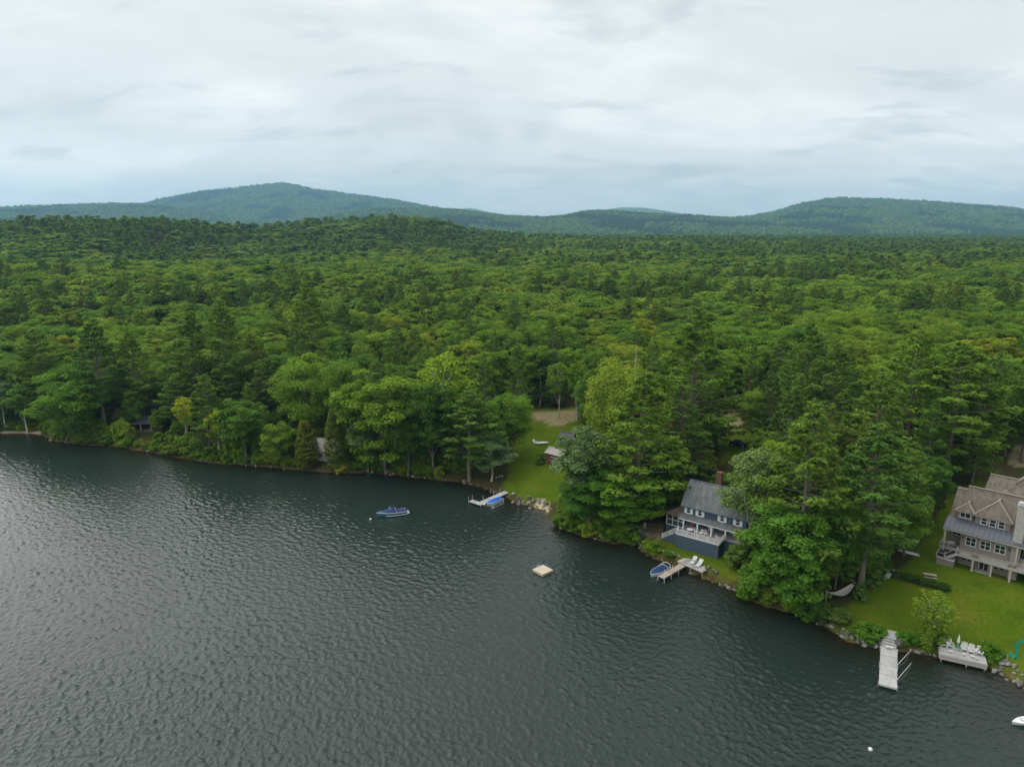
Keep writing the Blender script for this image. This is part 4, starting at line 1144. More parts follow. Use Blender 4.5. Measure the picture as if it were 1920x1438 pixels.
def window(root, x0, x1, z0, z1, y, fr=0.09, depth=0.10, trim='white', mull=(1, 1), pane='glass', back=0.06, axis='y', sgn=-1):
    """window in a wall in plane y (facing -y) or plane x (facing -x/+x): frame as the part, panes as its sub-parts"""
    f = MB(); P = lambda a, b, c: (a, b, c) if axis == 'y' else (b, a, c)
    def bx(mb, a0, a1, c0, c1, d0, d1):
        d0, d1 = sorted((d0, d1))
        if axis == 'y': mb.box(a0, a1, d0, d1, c0, c1)
        else: mb.box(d0, d1, a0, a1, c0, c1)
    yo = y + sgn * depth; yi = y + 0.02 * -sgn
    bx(f, x0, x0 + fr, z0, z1, yo, yi); bx(f, x1 - fr, x1, z0, z1, yo, yi)
    bx(f, x0 + fr, x1 - fr, z1 - fr, z1, yo, yi); bx(f, x0 + fr, x1 - fr, z0, z0 + fr, yo, yi)
    nx, nz = mull; t = fr * 0.42
    ix0, ix1, iz0, iz1 = x0 + fr, x1 - fr, z0 + fr, z1 - fr
    for i in range(1, nx):
        c = ix0 + (ix1 - ix0) * i / nx; bx(f, c - t, c + t, iz0, iz1, yo - sgn * 0.02, yi)
    for k in range(1, nz):
        c = iz0 + (iz1 - iz0) * k / nz
        for i in range(nx):
            a = ix0 + (ix1 - ix0) * i / nx + (t if i else 0); b = ix0 + (ix1 - ix0) * (i + 1) / nx - (t if i < nx - 1 else 0)
            bx(f, a, b, c - t * 0.8, c + t * 0.8, yo - sgn * 0.03, yi)
    w = f.build('window', M[trim], root)
    for i in range(nx):
        for k in range(nz):
            p = MB()
            a = ix0 + (ix1 - ix0) * i / nx; b = ix0 + (ix1 - ix0) * (i + 1) / nx; c = iz0 + (iz1 - iz0) * k / nz; d = iz0 + (iz1 - iz0) * (k + 1) / nz
            bx(p, a + 0.004, b - 0.004, c + 0.004, d - 0.004, y + sgn * 0.035, y + sgn * 0.012)
            p.build('pane', M[pane], w)
    return w

def railing(root, p, q, h, trim='white', posts=4, baluster=0.13, bw=0.035, infill='white', name='railing', top=0.09, endposts=(True, True)):
    p = Vector(p); q = Vector(q); up = Vector((0, 0, 1))
    r = MB().bar(p + up * h, q + up * h, top, 0.05).bar(p + up * 0.12, q + up * 0.12, 0.06, 0.05).build(name, M[trim], root)
    L_ = (q - p).length; n = max(2, int(L_ / baluster))
    b = MB()
    for i in range(1, n): b.bar(p + (q - p) * i / n + up * 0.13, p + (q - p) * i / n + up * (h - 0.02), bw)
    bo = b.build('balusters', M[infill], r); bo['kind'] = 'stuff'
    for i in range(posts + 1):
        if (i == 0 and not endposts[0]) or (i == posts and not endposts[1]): continue
        c = p + (q - p) * i / posts
        MB().box(c.x - 0.055, c.x + 0.055, c.y - 0.055, c.y + 0.055, c.z, c.z + h + 0.10).build('railing_post', M[trim], r)
    return r

# ------------------------------------------------------------------ slate-blue house
def blue_house():
    k = 62 / 52.
    ang = math.radians(-36.7)
    R = empty('lake_house', (26.6 * k, 106.2 * k, 0), ang, 'slate blue house with grey roof, white shutters and a raised deck', 'house')
    FL = 4.33                                     # deck and ground-floor level
    # deck on its boarded skirt
    sk = MB()
    sk.box(0, 8.45, 0, 0.12, 0.5, FL - 0.16); sk.box(8.33, 8.45, 0.12, 3.0, 0.5, FL - 0.16); sk.box(0, 0.12, 0.12, 3.0, 0.5, FL - 0.16)
    sk.build('deck_skirt', M['slate'], R)
    MB().box(-0.06, 8.51, -0.06, 2.9, FL - 0.16, FL - 0.02).build('deck_rim', M['white'], R)
    for i in range(22):
        MB().box(0.02 + i * 0.383, 0.39 + i * 0.383, 0.02, 2.85, FL - 0.02, FL + 0.02).build('deck_board', M['deckgrey'], R)
    railing(R, (0.03, 0.03, FL), (8.42, 0.03, FL), 0.92, posts=4)
    railing(R, (8.42, 0.12, FL), (8.42, 2.5, FL), 0.92, posts=1, endposts=(False, True))
    # stairs to the left with their own railing
    n = 9
    for i in range(n):
        x1 = -0.02 - i * 0.36; z1 = FL - 0.05 - (i + 1) * 0.26
        MB().box(x1 - 0.38, x1, 1.25, 2.55, z1 - 0.06, z1).build('stair_tread', M['deckgrey'], R)
    side = MB().slab([(0, 1.22, FL - 0.2), (-3.3, 1.22, 1.9), (-3.3, 1.22, 1.2), (0, 1.22, 1.2)], 0.08)
    side.build('stair_skirt', M['slate'], R)
    railing(R, (-0.05, 1.14, FL), (-3.35, 1.14, 1.98), 0.92, posts=2)
    railing(R, (0.06, 0.1, FL), (0.06, 1.2, FL), 0.92, posts=1, endposts=(False, False))
    # ground floor wall behind the porch, side and back walls
    X0, X1, Y1, Y2 = -0.35, 12.2, 3.55, 11.0
    YW = 5.2                                      # recessed porch wall
    EV = 9.05; RZ = 13.05; RY = 7.2
    w = MB()
    w.box(X0, X1, YW, YW + 0.15, 0.8, 7.0)                                  # porch back wall
    w.box(X0, X1, Y1, Y1 + 0.15, 6.7, EV)                                   # upper front wall
    w.box(X0, X1, Y2 - 0.15, Y2, 0.8, EV)
    w.build('wall', M['slate'], R)
    for xa in (X0, X1 - 0.15):
        g = MB().prism([(Y1 + 0.16, EV - 0.1), (Y1 + 0.16, 6.7), (YW + 0.16, 6.7), (YW + 0.16, 0.8), (Y2 - 0.16, 0.8), (Y2 - 0.16, EV - 0.1), (9.6, 11.1), (RY, RZ - 0.25), (4.85, 11.1)][::-1], xa, xa + 0.15)
        g.build('gable_wall', M['slate'], R)
    MB().box(X0, X1, 2.75, YW, FL - 0.14, FL).build('porch_floor', M['deckgrey'], R)
    MB().box(X0 + 0.02, X1 - 0.02, 2.85, YW, 0.8, FL - 0.16).build('foundation', M['slate'], R)
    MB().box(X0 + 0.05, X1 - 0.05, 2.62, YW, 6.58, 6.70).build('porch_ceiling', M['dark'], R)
    # gambrel roof in one bent sheet on each side of the ridge
    def sheet(prof, x0, x1, t=0.16):
        mb = MB()
        for a, b in zip(prof[:-1], prof[1:]):
            mb.slab([(x0, a[0], a[1]), (x1, a[0], a[1]), (x1, b[0], b[1]), (x0, b[0], b[1])], t)
        return mb
    rf = sheet([(3.15, EV - 0.20), (4.75, 11.15), (RY, RZ)], X0 - 0.35, X1 + 0.35).build('roof', M['greyroof'], R)
    sheet([(11.4, EV - 0.20), (9.75, 11.15), (RY, RZ)][::-1], X0 - 0.35, X1 + 0.35).build('rear_roof', M['greyroof'], R)
    MB().bar((X0 - 0.36, RY, RZ + 0.02), (X1 + 0.36, RY, RZ + 0.02), 0.35, 0.10).build('ridge_cap', M['greyroof'], rf)
    MB().bar((X0 - 0.35, 3.12, EV - 0.28), (X1 + 0.35, 3.12, EV - 0.28), 0.08, 0.16).build('gutter', M['slate'], rf)
    # pent roof over the porch
    pr = MB().slab([(X0 - 0.3, 2.35, 6.62), (X1 + 0.3, 2.35, 6.62), (X1 + 0.3, 3.54, 7.22), (X0 - 0.3, 3.54, 7.22)], 0.14).build('porch_roof', M['greyroof'], R)
    MB().box(X0 - 0.3, X1 + 0.3, 2.40, 2.52, 6.34, 6.58).build('porch_beam', M['white'], pr)
    for x in (0.25, 3.1, 5.9, 8.62, 11.42, 12.0):
        MB().box(x - 0.12, x + 0.12, 2.62, 2.86, FL, 6.36).box(x - 0.16, x + 0.16, 2.58, 2.90, FL, FL + 0.18).build('porch_post', M['white'], R)
    # porch windows and door
    window(R, 1.2, 2.6, 4.9, 6.3, YW, mull=(2, 2)); window(R, 6.4, 7.8, 4.9, 6.3, YW, mull=(2, 2)); window(R, 9.4, 10.8, 4.9, 6.3, YW, mull=(2, 2))
    dr = MB().box(4.4, 5.4, YW - 0.06, YW - 0.005, FL, 6.35).build('door', M['white'], R)
    MB().box(4.55, 5.25, YW - 0.085, YW - 0.065, FL + 0.9, 6.2).build('pane', M['glass'], dr)
    # upper windows with shutters
    for xc in (0.85, 3.15, 7.55, 10.55):
        ww = window(R, xc - 0.42, xc + 0.42, 7.45, 8.82, Y1, mull=(1, 2))
        for s in (-1, 1):
            a = xc + s * 0.47; b = xc + s * 0.86
            MB().box(min(a, b), max(a, b), Y1 - 0.07, Y1 - 0.005, 7.40, 8.86).build('shutter', M['shutter'], ww)
        MB().box(xc - 0.47, xc + 0.47, Y1 - 0.16, Y1 - 0.11, 7.36, 7.44).build('sill', M['white'], ww)
    # brick chimney at the back slope
    ch = MB().box(4.3, 5.35, 8.0, 8.9, 8.5, 15.2).build('chimney', M['brick'], R)
    MB().box(4.22, 5.43, 7.92, 8.98, 15.2, 15.38).build('chimney_cap', M['brick'], ch)
    # screened porch on the left, hipped brownish roof
    sx0, sx1, sy0, sy1 = -4.3, X0, 4.9, 9.4
    kb, kt, ev = 1.0, 3.45, 5.85
    MB().box(sx0, sx1 - 0.01, sy0, sy0 + 0.14, kb, kt).box(sx0, sx0 + 0.14, sy0 + 0.14, sy1, kb, kt).box(sx0, sx1 - 0.01, sy1 - 0.14, sy1, kb, ev).build('screen_porch_wall', M['slate'], R)
    MB().box(sx0 + 0.2, sx1 - 0.05, sy0 + 0.2, sy1 - 0.2, 2.6, 2.7).build('screen_porch_floor', M['deckgrey'], R)
    window(R, sx0 + 0.02, sx1 - 0.05, kt, ev, sy0 + 0.05, fr=0.16, mull=(3, 2), pane='screen')
    window(R, sy0 + 0.16, sy1 - 0.16, kt, ev, sx0 + 0.05, fr=0.16, mull=(3, 2), pane='screen', axis='x')
    o = 0.55
    e0, e1, e2, e3 = (sx0 - o, sy0 - o, ev - 0.02), (sx1, sy0 - o, ev - 0.02), (sx1, sy1 + o, ev - 0.02), (sx0 - o, sy1 + o, ev - 0.02)
    t0, t1 = (sx1, 6.6, 8.1), (sx1, 7.7, 8.1)
    hp = MB().slab([e0, e1, t0], 0.14).slab([e3, e0, t0, t1], 0.14).slab([e2, e3, t1], 0.14)
    hp.build('screen_porch_roof', M['brownroof'], R)
    return R
bh = blue_house()
def bl(x, y, z=0.0):
    """point in the blue house's own frame -> world"""
    a = math.radians(-36.7); k = 62 / 52.
    return (26.6 * k + x * math.cos(a) - y * math.sin(a), 106.2 * k + x * math.sin(a) + y * math.cos(a), z)

# ------------------------------------------------------------------ tan house on the right
def tan_house():
    k = 62 / 52.
    R = empty('lake_house', (63.5 * k, 97.0 * k, 0), math.radians(-44), 'large tan house with metal lower roof, dormers and a stone chimney', 'house')
    G, FL = 3.2, 6.1
    XE = 19.0
    # walls
    w = MB()
    w.box(2.5, 10.0, 2.8, 3.0, G, 9.95); w.box(13.5, XE, 2.8, 3.0, G, 9.95)
    w.box(0.2, 2.5, 5.4, 5.6, G, 10.9); w.box(10.0, 13.5, 5.4, 5.6, G, 10.9)
    w.box(2.5, 2.7, 3.0, 5.4, G, 10.3); w.box(9.8, 10.0, 3.0, 5.4, G, 10.3); w.box(13.5, 13.7, 3.0, 5.4, G, 10.3)
    w.box(0.2, 0.4, 5.6, 12.5, G, 11.0); w.box(XE - 0.2, XE, 3.0, 12.5, G, 11.0); w.box(0.4, XE - 0.2, 12.3, 12.5, G, 11.0)
    w.build('wall', M['tan'], R)
    MB().prism([(12.4, 11.0), (8.3, 15.7), (4.6, 11.0)], 0.45, 0.65).build('gable_wall', M['tan'], R)
    # metal lower roof, sheet by sheet with standing seams
    n = 26; x0 = -0.15; dx = (XE + 0.3 - x0) / n
    y0, z0, y1, z1 = 1.55, 9.92, 4.55, 11.42
    for i in range(n):
        a, b = x0 + i * dx, x0 + (i + 1) * dx - 0.012
        p = MB().slab([(a, y0, z0), (b, y0, z0), (b, y1, z1), (a, y1, z1)], 0.06)
        p.bar((a + 0.03, y0, z0 + 0.03), (a + 0.03, y1, z1 + 0.03), 0.045, 0.07)
        p.build('roof_panel', M['metalroof'], R)
    MB().box(x0, XE + 0.3, 1.60, 1.72, 9.62, 9.86).build('fascia', M['tantrim'], R)
    MB().box(0.1, 2.48, 1.75, 5.4, 9.5, 9.58).box(10.02, 13.48, 1.75, 5.4, 9.5, 9.58).build('porch_ceiling', M['tantrim'], R)
    # upper shingled roof
    RY, RZ = 8.3, 16.35
    rf = MB().slab([(0.1, 4.35, 11.36), (XE + 0.3, 4.35, 11.36), (XE + 0.3, RY, RZ), (1.75, RY, RZ), (1.5, RY - 0.55, RZ - 0.69), (0.1, RY - 0.55, RZ - 0.69)], 0.2).build('roof', M['tanroof'], R)
    MB().slab([(1.75, RY, RZ), (XE + 0.3, RY, RZ), (XE + 0.3, 12.9, 10.8), (0.1, 12.9, 10.8), (0.1, RY + 0.5, RZ - 0.6), (1.75, RY + 0.5, RZ - 0.6)], 0.2).build('rear_roof', M['tanroof'], R)
    MB().bar((1.7, RY, RZ + 0.03), (XE + 0.3, RY, RZ + 0.03), 0.36, 0.12).build('ridge_cap', M['tancap'], rf)
    MB().bar((0.1, RY - 0.5, RZ - 0.62), (1.7, RY - 0.5, RZ - 0.62), 0.36, 0.12).build('ridge_cap', M['tancap'], rf)
    # dormers: wall, hipped roof, caps on the hips
    def dormer(xa, xb, zb, ze, yw, apex, back, wins):
        d = MB().box(xa, xb, yw, yw + 3.2, zb, ze).build('dormer', M['tan'], R)
        o = 0.38
        A = (xa - o, yw - o, ze - 0.03); B = (xb + o, yw - o, ze - 0.03)
        C = (xb + o, yw + back[2], ze - 0.03); D = (xa - o, yw + back[2], ze - 0.03)
        ap = apex; bk = (back[0], back[1], apex[2])
        m = MB().slab([A, B, ap], 0.14).slab([D, A, ap, bk], 0.14).slab([B, C, bk, ap], 0.14)
        m.build('dormer_roof', M['tanroof'], d)
        c = MB()
        for s_, e_ in ((A, ap), (B, ap), (ap, bk)):
            s2 = Vector(s_) + Vector((0, 0, 0.03)); e2 = Vector(e_) + Vector((0, 0, 0.03)); c.bar(s2, e2, 0.30, 0.07)
        c.build('hip_cap', M['tancap'], d)
        MB().box(xa - o, xb + o, yw - o + 0.02, yw - 0.005, ze - 0.20, ze - 0.12).build('eave', M['tantrim'], d)
        for (a, b, c0, c1, mu) in wins: window(R, a, b, c0, c1, yw, fr=0.10, mull=mu)
    dormer(1.25, 3.6, 11.3, 12.85, 4.15, (2.5, 5.35, 14.15), (2.5, 6.6, 2.6), [(1.65, 3.35, 11.65, 12.72, (2, 1))])
    dormer(4.05, 9.15, 10.9, 12.75, 4.15, (6.75, 6.25, 15.45), (6.75, 7.75, 3.2), [(4.85, 5.85, 11.25, 12.58, (1, 2)), (6.12, 7.15, 11.25, 12.58, (1, 2)), (7.42, 8.42, 11.25, 12.58, (1, 2))])
    # ground floor windows and wall lamps
    for a in (3.3, 5.45, 7.6): window(R, a, a + 1.62, 7.3, 8.9, 2.8, fr=0.11, mull=(2, 2))
    window(R, 0.7, 2.1, 7.6, 9.2, 5.4, fr=0.1, mull=(2, 1)); window(R, 10.6, 12.9, 6.4, 8.9, 5.4, fr=0.1, mull=(3, 1)); window(R, 14.2, 16.0, 7.3, 8.9, 2.8, fr=0.11, mull=(2, 2))
    for x in (2.85, 9.65): MB().box(x - 0.07, x + 0.07, 2.64, 2.795, 8.35, 8.7).build('wall_lamp', M['black'], R)
    # lower level
    for a in (3.1, 3.95, 7.85, 8.75): window(R, a, a + 0.72, 4.35, 4.85, 2.8, fr=0.07, trim='tantrim')
    window(R, 5.75, 7.25, G + 0.32, 5.35, 2.8, fr=0.1, mull=(2, 1))
    MB().box(5.3, 7.8, 1.2, 2.7, G + 0.2, G + 0.42).build('patio_slab', M['concrete'], R)
    # upper deck on posts
    MB().box(2.55, XE, 0.62, 2.78, FL - 0.36, FL - 0.05).build('deck_frame', M['tantrim'], R)
    nb = 12
    for i in range(nb):
        ya = 0.60 + i * 0.181; MB().box(2.5, XE, ya, ya + 0.172, FL - 0.05, FL).build('deck_board', M['greydock'], R)
    MB().box(10.02, 13.48, 2.80, 5.38, FL - 0.05, FL - 0.005).box(-0.3, 2.48, 1.7, 5.38, FL - 0.05, FL - 0.005).build('porch_floor', M['greydock'], R)
    for x in (5.15, 7.87, 10.58, 13.3, 16.0): MB().box(x - 0.15, x + 0.15, 0.68, 0.98, 2.3, FL - 0.37).build('deck_post', M['tantrim'], R)
    for x in (0.25, 10.9): MB().box(x - 0.14, x + 0.14, 1.75, 2.02, FL if x > 5 else 3.0, 9.5).build('porch_post', M['tantrim'], R)
    railing(R, (2.55, 0.64, FL), (XE, 0.64, FL), 0.98, trim='tantrim', posts=6, infill='black', bw=0.022, baluster=0.14)
    railing(R, (-0.25, 1.75, FL), (2.5, 1.75, FL), 0.98, trim='tantrim', posts=2, infill='black', bw=0.022, baluster=0.14)
    railing(R, (-0.25, 5.3, FL), (-0.25, 1.75, FL), 0.98, trim='tantrim', posts=2, infill='black', bw=0.022, baluster=0.14, endposts=(True, False))
    # enclosed stair landing at the left corner
    lz = 4.75
    MB().box(-0.15, 2.45, -0.05, 1.6, 2.3, lz).build('stair_wall', M['tan'], R)
    MB().box(-0.25, 2.55, -0.15, 1.68, lz, lz + 0.08).build('landing', M['greydock'], R)
    for i in range(6): MB().box(1.2 + i * 0.28, 1.5 + i * 0.28, 0.2, 1.5, lz + 0.08 + i * 0.21, lz + 0.30 + i * 0.21).build('stair_step', M['greydock'], R)
    railing(R, (-0.2, -0.1, lz + 0.08), (1.0, -0.1, lz + 0.08), 0.95, trim='tantrim', posts=1, infill='black', bw=0.022)
    railing(R, (1.0, -0.1, lz + 0.08), (2.5, 0.55, FL), 0.95, trim='tantrim', posts=1, infill='black', bw=0.022, endposts=(False, True))
    railing(R, (-0.2, 1.6, lz + 0.08), (-0.2, -0.1, lz + 0.08), 0.95, trim='tantrim', posts=1, infill='black', bw=0.022, endposts=(True, False))
    # chimney of pale stone
    cx0, cx1, cy0, cy1 = 10.0, 11.35, 2.2, 3.3
    ch = MB().box(cx0 + 0.05, cx1 - 0.05, cy0 + 0.05, cy1 - 0.05, G, 16.7).build('chimney', M['mortar'], R)
    rs = random.Random(4); sb = MB()
    z = 9.6
    while z < 16.65:
        hh = 0.16 + 0.14 * rs.random()
        for ax in (0, 1, 2, 3):
            a0, a1 = (cx0, cx1) if ax in (0, 2) else (cy0, cy1)
            a = a0 + (0.0 if ax in (0, 2) else 0.10)
            a1 -= 0.0 if ax in (0, 2) else 0.10
            while a < a1 - 0.05:
                b = min(a1, a + 0.22 + 0.35 * rs.random()); pr_ = 0.02 + 0.05 * rs.random()
                if ax == 0: sb.box(a + 0.012, b - 0.012, cy0 + 0.05 - pr_, cy0 + 0.10, z + 0.012, z + hh - 0.012)
                if ax == 2: sb.box(a + 0.012, b - 0.012, cy1 - 0.10, cy1 - 0.05 + pr_, z + 0.012, z + hh - 0.012)
                if ax == 1: sb.box(cx1 - 0.10, cx1 - 0.05 + pr_, a + 0.012, b - 0.012, z + 0.012, z + hh - 0.012)
                if ax == 3: sb.box(cx0 + 0.05 - pr_, cx0 + 0.10, a + 0.012, b - 0.012, z + 0.012, z + hh - 0.012)
                a = b
        z += hh
    so = sb.build('chimney_stones', M['stone'], ch); so['kind'] = 'stuff'
    MB().box(cx0 - 0.1, cx1 + 0.1, cy0 - 0.1, cy1 + 0.1, 16.7, 16.85).box(cx0 + 0.15, cx1 - 0.15, cy0 + 0.15, cy1 - 0.15, 16.85, 17.15).box(cx0 - 0.02, cx1 + 0.02, cy0 - 0.02, cy1 + 0.02, 17.15, 17.22).build('chimney_cap', M['steel'], ch)
    # rear wing
    MB().box(3.9, XE, 13.0, 19.5, G, 13.0).build('wing_wall', M['tan'], R)
    wr = MB().slab([(3.3, 12.6, 14.4), (XE + 0.4, 12.6, 14.4), (XE + 0.4, 15.5, 17.2), (3.6, 15.5, 17.2)], 0.2).build('wing_roof', M['tanroof'], R)
    MB().slab([(3.6, 15.5, 17.2), (XE + 0.4, 15.5, 17.2), (XE + 0.4, 20.0, 12.8), (3.3, 20.0, 12.8)], 0.2).build('wing_rear_roof', M['tanroof'], R)
    MB().prism([(19.4, 13.0), (15.5, 16.95), (13.1, 14.6), (13.1, 13.0)], 3.9, 4.1).build('wing_gable', M['tan'], R)
    MB().bar((3.6, 15.5, 17.24), (XE + 0.4, 15.5, 17.24), 0.36, 0.12).build('ridge_cap', M['tancap'], wr)
    for xc, yb in ((6.6, 12.7), (8.9, 15.2)):
        z_ = 14.5 if yb < 14 else 17.0
        d = MB().slab([(xc - 1.3, yb - 0.6, z_ - 0.5), (xc, yb - 0.6, z_ + 0.9), (xc, yb + 2.0, z_ + 0.9), (xc - 1.3, yb + 2.0, z_ - 0.5)][::-1], 0.14)
        d.slab([(xc, yb - 0.6, z_ + 0.9), (xc + 1.3, yb - 0.6, z_ - 0.5), (xc + 1.3, yb + 2.0, z_ - 0.5), (xc, yb + 2.0, z_ + 0.9)][::-1], 0.14)
        d.add([(xc - 1.15, yb - 0.4, z_ - 0.45), (xc + 1.15, yb - 0.4, z_ - 0.45), (xc, yb - 0.4, z_ + 0.78)], [(0, 1, 2)])
        d.build('cross_gable', M['tancap'], wr)
    return R
th = tan_house()
def tl(x, y, z=0.0):
    a = math.radians(-44); k = 62 / 52.
    return (63.5 * k + x * math.cos(a) - y * math.sin(a), 97.0 * k + x * math.sin(a) + y * math.cos(a), z)
AB = math.radians(-36.7); AT = math.radians(-44)

# ------------------------------------------------------------------ simple cabins and sheds half hidden in the trees
def cabin(name, label, cat, u, v, rz, L_, W_, hw, hr, wall, roof, over=0.5, dz=0.0, win=(), door=None, porch=None):
    x, y, z = ground_at(u, v)
    R = empty(name, (x, y, z + dz), rz, label, cat)
    MB().box(-L_ / 2, L_ / 2, -W_ / 2, W_ / 2, -1.0, hw).build('wall', M[wall], R)
    for s in (-1, 1):
        MB().prism([(-W_ / 2, hw), (W_ / 2, hw), (0, hw + hr * W_ / (W_ + 2 * over))], s * L_ / 2 - (0.12 if s > 0 else 0), s * L_ / 2 + (0.12 if s < 0 else 0)).build('gable_wall', M[wall], R)
    oz = hr * over * 2 / (W_ + 2 * over)
    y0 = W_ / 2 + over; zb = hw - oz + 0.05
    rf = MB().slab([(-L_ / 2 - over, -y0, zb), (L_ / 2 + over, -y0, zb), (L_ / 2 + over, 0, hw + hr), (-L_ / 2 - over, 0, hw + hr)], 0.14).build('roof', M[roof], R)
    MB().slab([(-L_ / 2 - over, 0, hw + hr), (L_ / 2 + over, 0, hw + hr), (L_ / 2 + over, y0, zb), (-L_ / 2 - over, y0, zb)], 0.14).build('rear_roof', M[roof], R)
    MB().bar((-L_ / 2 - over, 0, hw + hr + 0.03), (L_ / 2 + over, 0, hw + hr + 0.03), 0.3, 0.08).build('ridge_cap', M[roof], rf)
    for a, b in win: window(R, a, b, 0.9, 2.0, -W_ / 2, mull=(2, 1))
    if door is not None: MB().box(door, door + 0.9, -W_ / 2 - 0.05, -W_ / 2 - 0.004, 0.05, 2.05).build('door', M['white'], R)
    if porch:
        a, b, dpt, pz = porch
        yb = -W_ / 2
        MB().slab([(a, yb - dpt, pz), (b, yb - dpt, pz), (b, yb - 0.01, pz + 0.9), (a, yb - 0.01, pz + 0.9)], 0.12).build('porch_roof', M[roof], R)
        for i in range(4):
            xx = a + 0.3 + (b - a - 0.6) * i / 3
            MB().box(xx - 0.09, xx + 0.09, yb - dpt + 0.2, yb - dpt + 0.38, -0.8, pz - 0.08).build('porch_post', M['concrete'], R)
        MB().box(a + 0.2, b - 0.2, yb - 0.08, yb - 0.005, 0.1, pz - 0.3).build('dark_porch_infill', M['dark'], R)  # near-black panel painted as the shade inside the open front
    return R
cabin('cabin', 'dark roofed cabin half hidden by pines above the left shore', 'cabin', 308, 772, math.radians(14), 9, 7, 3.4, 3.2, 'cabinwall', 'cabinroof', win=((-3, -1.6), (1.4, 2.8)), door=-0.4)
cabin('boathouse', 'low dark open-fronted shelter with grey posts below the dark cabin', 'shelter', 282, 800, math.radians(10), 9.0, 4.0, 2.3, 1.3, 'cabinwall', 'cabinroof', porch=(-4.6, 4.6, 2.2, 1.95))
cabin('cottage', 'grey and white cottage at the water between two cedars', 'cottage', 611, 857, math.radians(-12), 7, 5.5, 2.8, 2.4, 'greywall', 'lightroof', win=((-2.9, -1.7), (-0.8, 0.5), (1.2, 2.6)))
cabin('cabin', 'small tan cabin with brown roof deep in the trees', 'cabin', 489, 748, math.radians(20), 6, 5, 3.0, 2.4, 'shedwall', 'brownroof', win=((-2, -0.8),), door=0.4)
cabin('garden_shed', 'rust brown shed with pale roof beside the middle lawn', 'shed', 1046, 868, math.radians(-40), 5.0, 4.0, 2.8, 1.0, 'shedwall', 'lightroof', over=0.3, win=((-0.8, 0.6),))
cabin('garden_shed', 'small dark shed higher up beside the middle lawn', 'shed', 1064, 832, math.radians(-30), 4.0, 3.0, 2.2, 1.0, 'cabinwall', 'cabinroof', over=0.3, door=-0.4)

# ------------------------------------------------------------------ rocks along the shore
def rock_mesh(seed):
    rs = np.random.RandomState(seed)
    import bmesh
    bm = bmesh.new(); bmesh.ops.create_icosphere(bm, subdivisions=2, radius=1.0)
    cuts = [(unit(rs.randn(1, 3))[0], 0.62 + 0.25 * rs.rand()) for _ in range(9)]
    sc = 0.75 + 0.5 * rs.rand(3); sc[2] *= 0.75
    for v in bm.verts:
        p = np.array(v.co)
        for n_, d_ in cuts:
            q = p.dot(n_)
            if q > d_: p = p - n_ * (q - d_)
        p = p * (1 + 0.04 * rs.randn())
        v.co = Vector(p * sc)
    me = bpy.data.meshes.new('rock'); bm.to_mesh(me); bm.free(); me.materials.append(M['rock']); return me
ROCKS = [rock_mesh(40 + i) for i in range(7)]
def rock_line(px, n, s0, s1, label, group, spread=1.0, seed=0, zoff=0.0, tone=None):
    rs = np.random.RandomState(900 + seed)
    pts = np.array([ground_at(u, v) for u, v in px])
    seg = np.hypot(*np.diff(pts[:, :2], axis=0).T); cum = np.concatenate([[0], np.cumsum(seg)])
    for i in range(n):
        t = rs.rand() * cum[-1]; k = min(len(seg) - 1, np.searchsorted(cum, t) - 1); k = max(k, 0)
        f = (t - cum[k]) / seg[k]
        p = pts[k] + (pts[k + 1] - pts[k]) * f
        x, y = p[0] + rs.randn() * spread * 0.5, p[1] + rs.randn() * spread * 0.6
        s = s0 + (s1 - s0) * rs.rand() ** 1.8
        z = max(tz(x, y), -0.25) + s * 0.18 + zoff
        o = bpy.data.objects.new('rock', ROCKS[rs.randint(0, 7)]); COL.objects.link(o)
        o.location = (x, y, z); o.rotation_euler = (rs.randn() * 0.3, rs.randn() * 0.3, rs.rand() * 6.28)
        o.scale = (s * 0.5 * (0.9 + 0.4 * rs.rand()), s * 0.5, s * 0.5)
        tag(o, label, 'rock', group)
rock_line([(1586, 1198), (1615, 1196), (1652, 1203)], 32, 0.5, 1.25, 'pale boulder in the heap left of the white dock', 'boulders left of the white dock', 1.3, 1)
rock_line([(1686, 1210), (1689, 1212)], 1, 2.1, 2.2, 'largest round grey boulder right beside the white dock', None, 0.1, 2)
rock_line([(1700, 1214), (1758, 1232)], 8, 0.5, 1.1, 'boulder in the water between the white dock and the chair deck', 'boulders between white dock and chair deck', 0.7, 3)
rock_line([(1862, 1248), (1895, 1262), (1922, 1290)], 30, 0.35, 0.95, 'grey stone on the bank right of the chair deck', 'stones right of the chair deck', 1.4, 4)
rock_line([(968, 938), (1000, 944), (1010, 952)], 32, 0.4, 1.1, 'grey boulder of the heap between long dock and sandy beach', 'boulders beside the sandy beach', 2.0, 5, 0.1)
rock_line([(1020, 945), (1030, 962)], 8, 0.4, 0.8, 'stone at the right side of the small sandy beach', 'stones right of the sandy beach', 0.9, 6)
rock_line([(1195, 1022), (1230, 1043), (1272, 1054)], 28, 0.35, 0.95, 'grey stone on the bank left of the weathered dock', 'stones left of the weathered dock', 1.0, 7)
rock_line([(1298, 1068), (1340, 1086), (1392, 1112)], 28, 0.35, 1.0, 'stone on the bank right of the weathered dock', 'stones right of the weathered dock', 0.9, 8)
rock_line([(1500, 1152), (1545, 1170), (1588, 1200)], 19, 0.35, 0.8, 'stone on the dark bank below the hammock', 'stones below the hammock', 0.9, 9)
rock_line([(820, 899), (870, 905), (942, 928)], 23, 0.35, 0.85, 'stone at the waterline left of the long dock', 'stones left of the long dock', 0.8, 10)
rock_line([(88, 822), (108, 829)], 5, 0.5, 1.0, 'stone at the right end of the far left beach', 'stones by the far left beach', 0.8, 11)
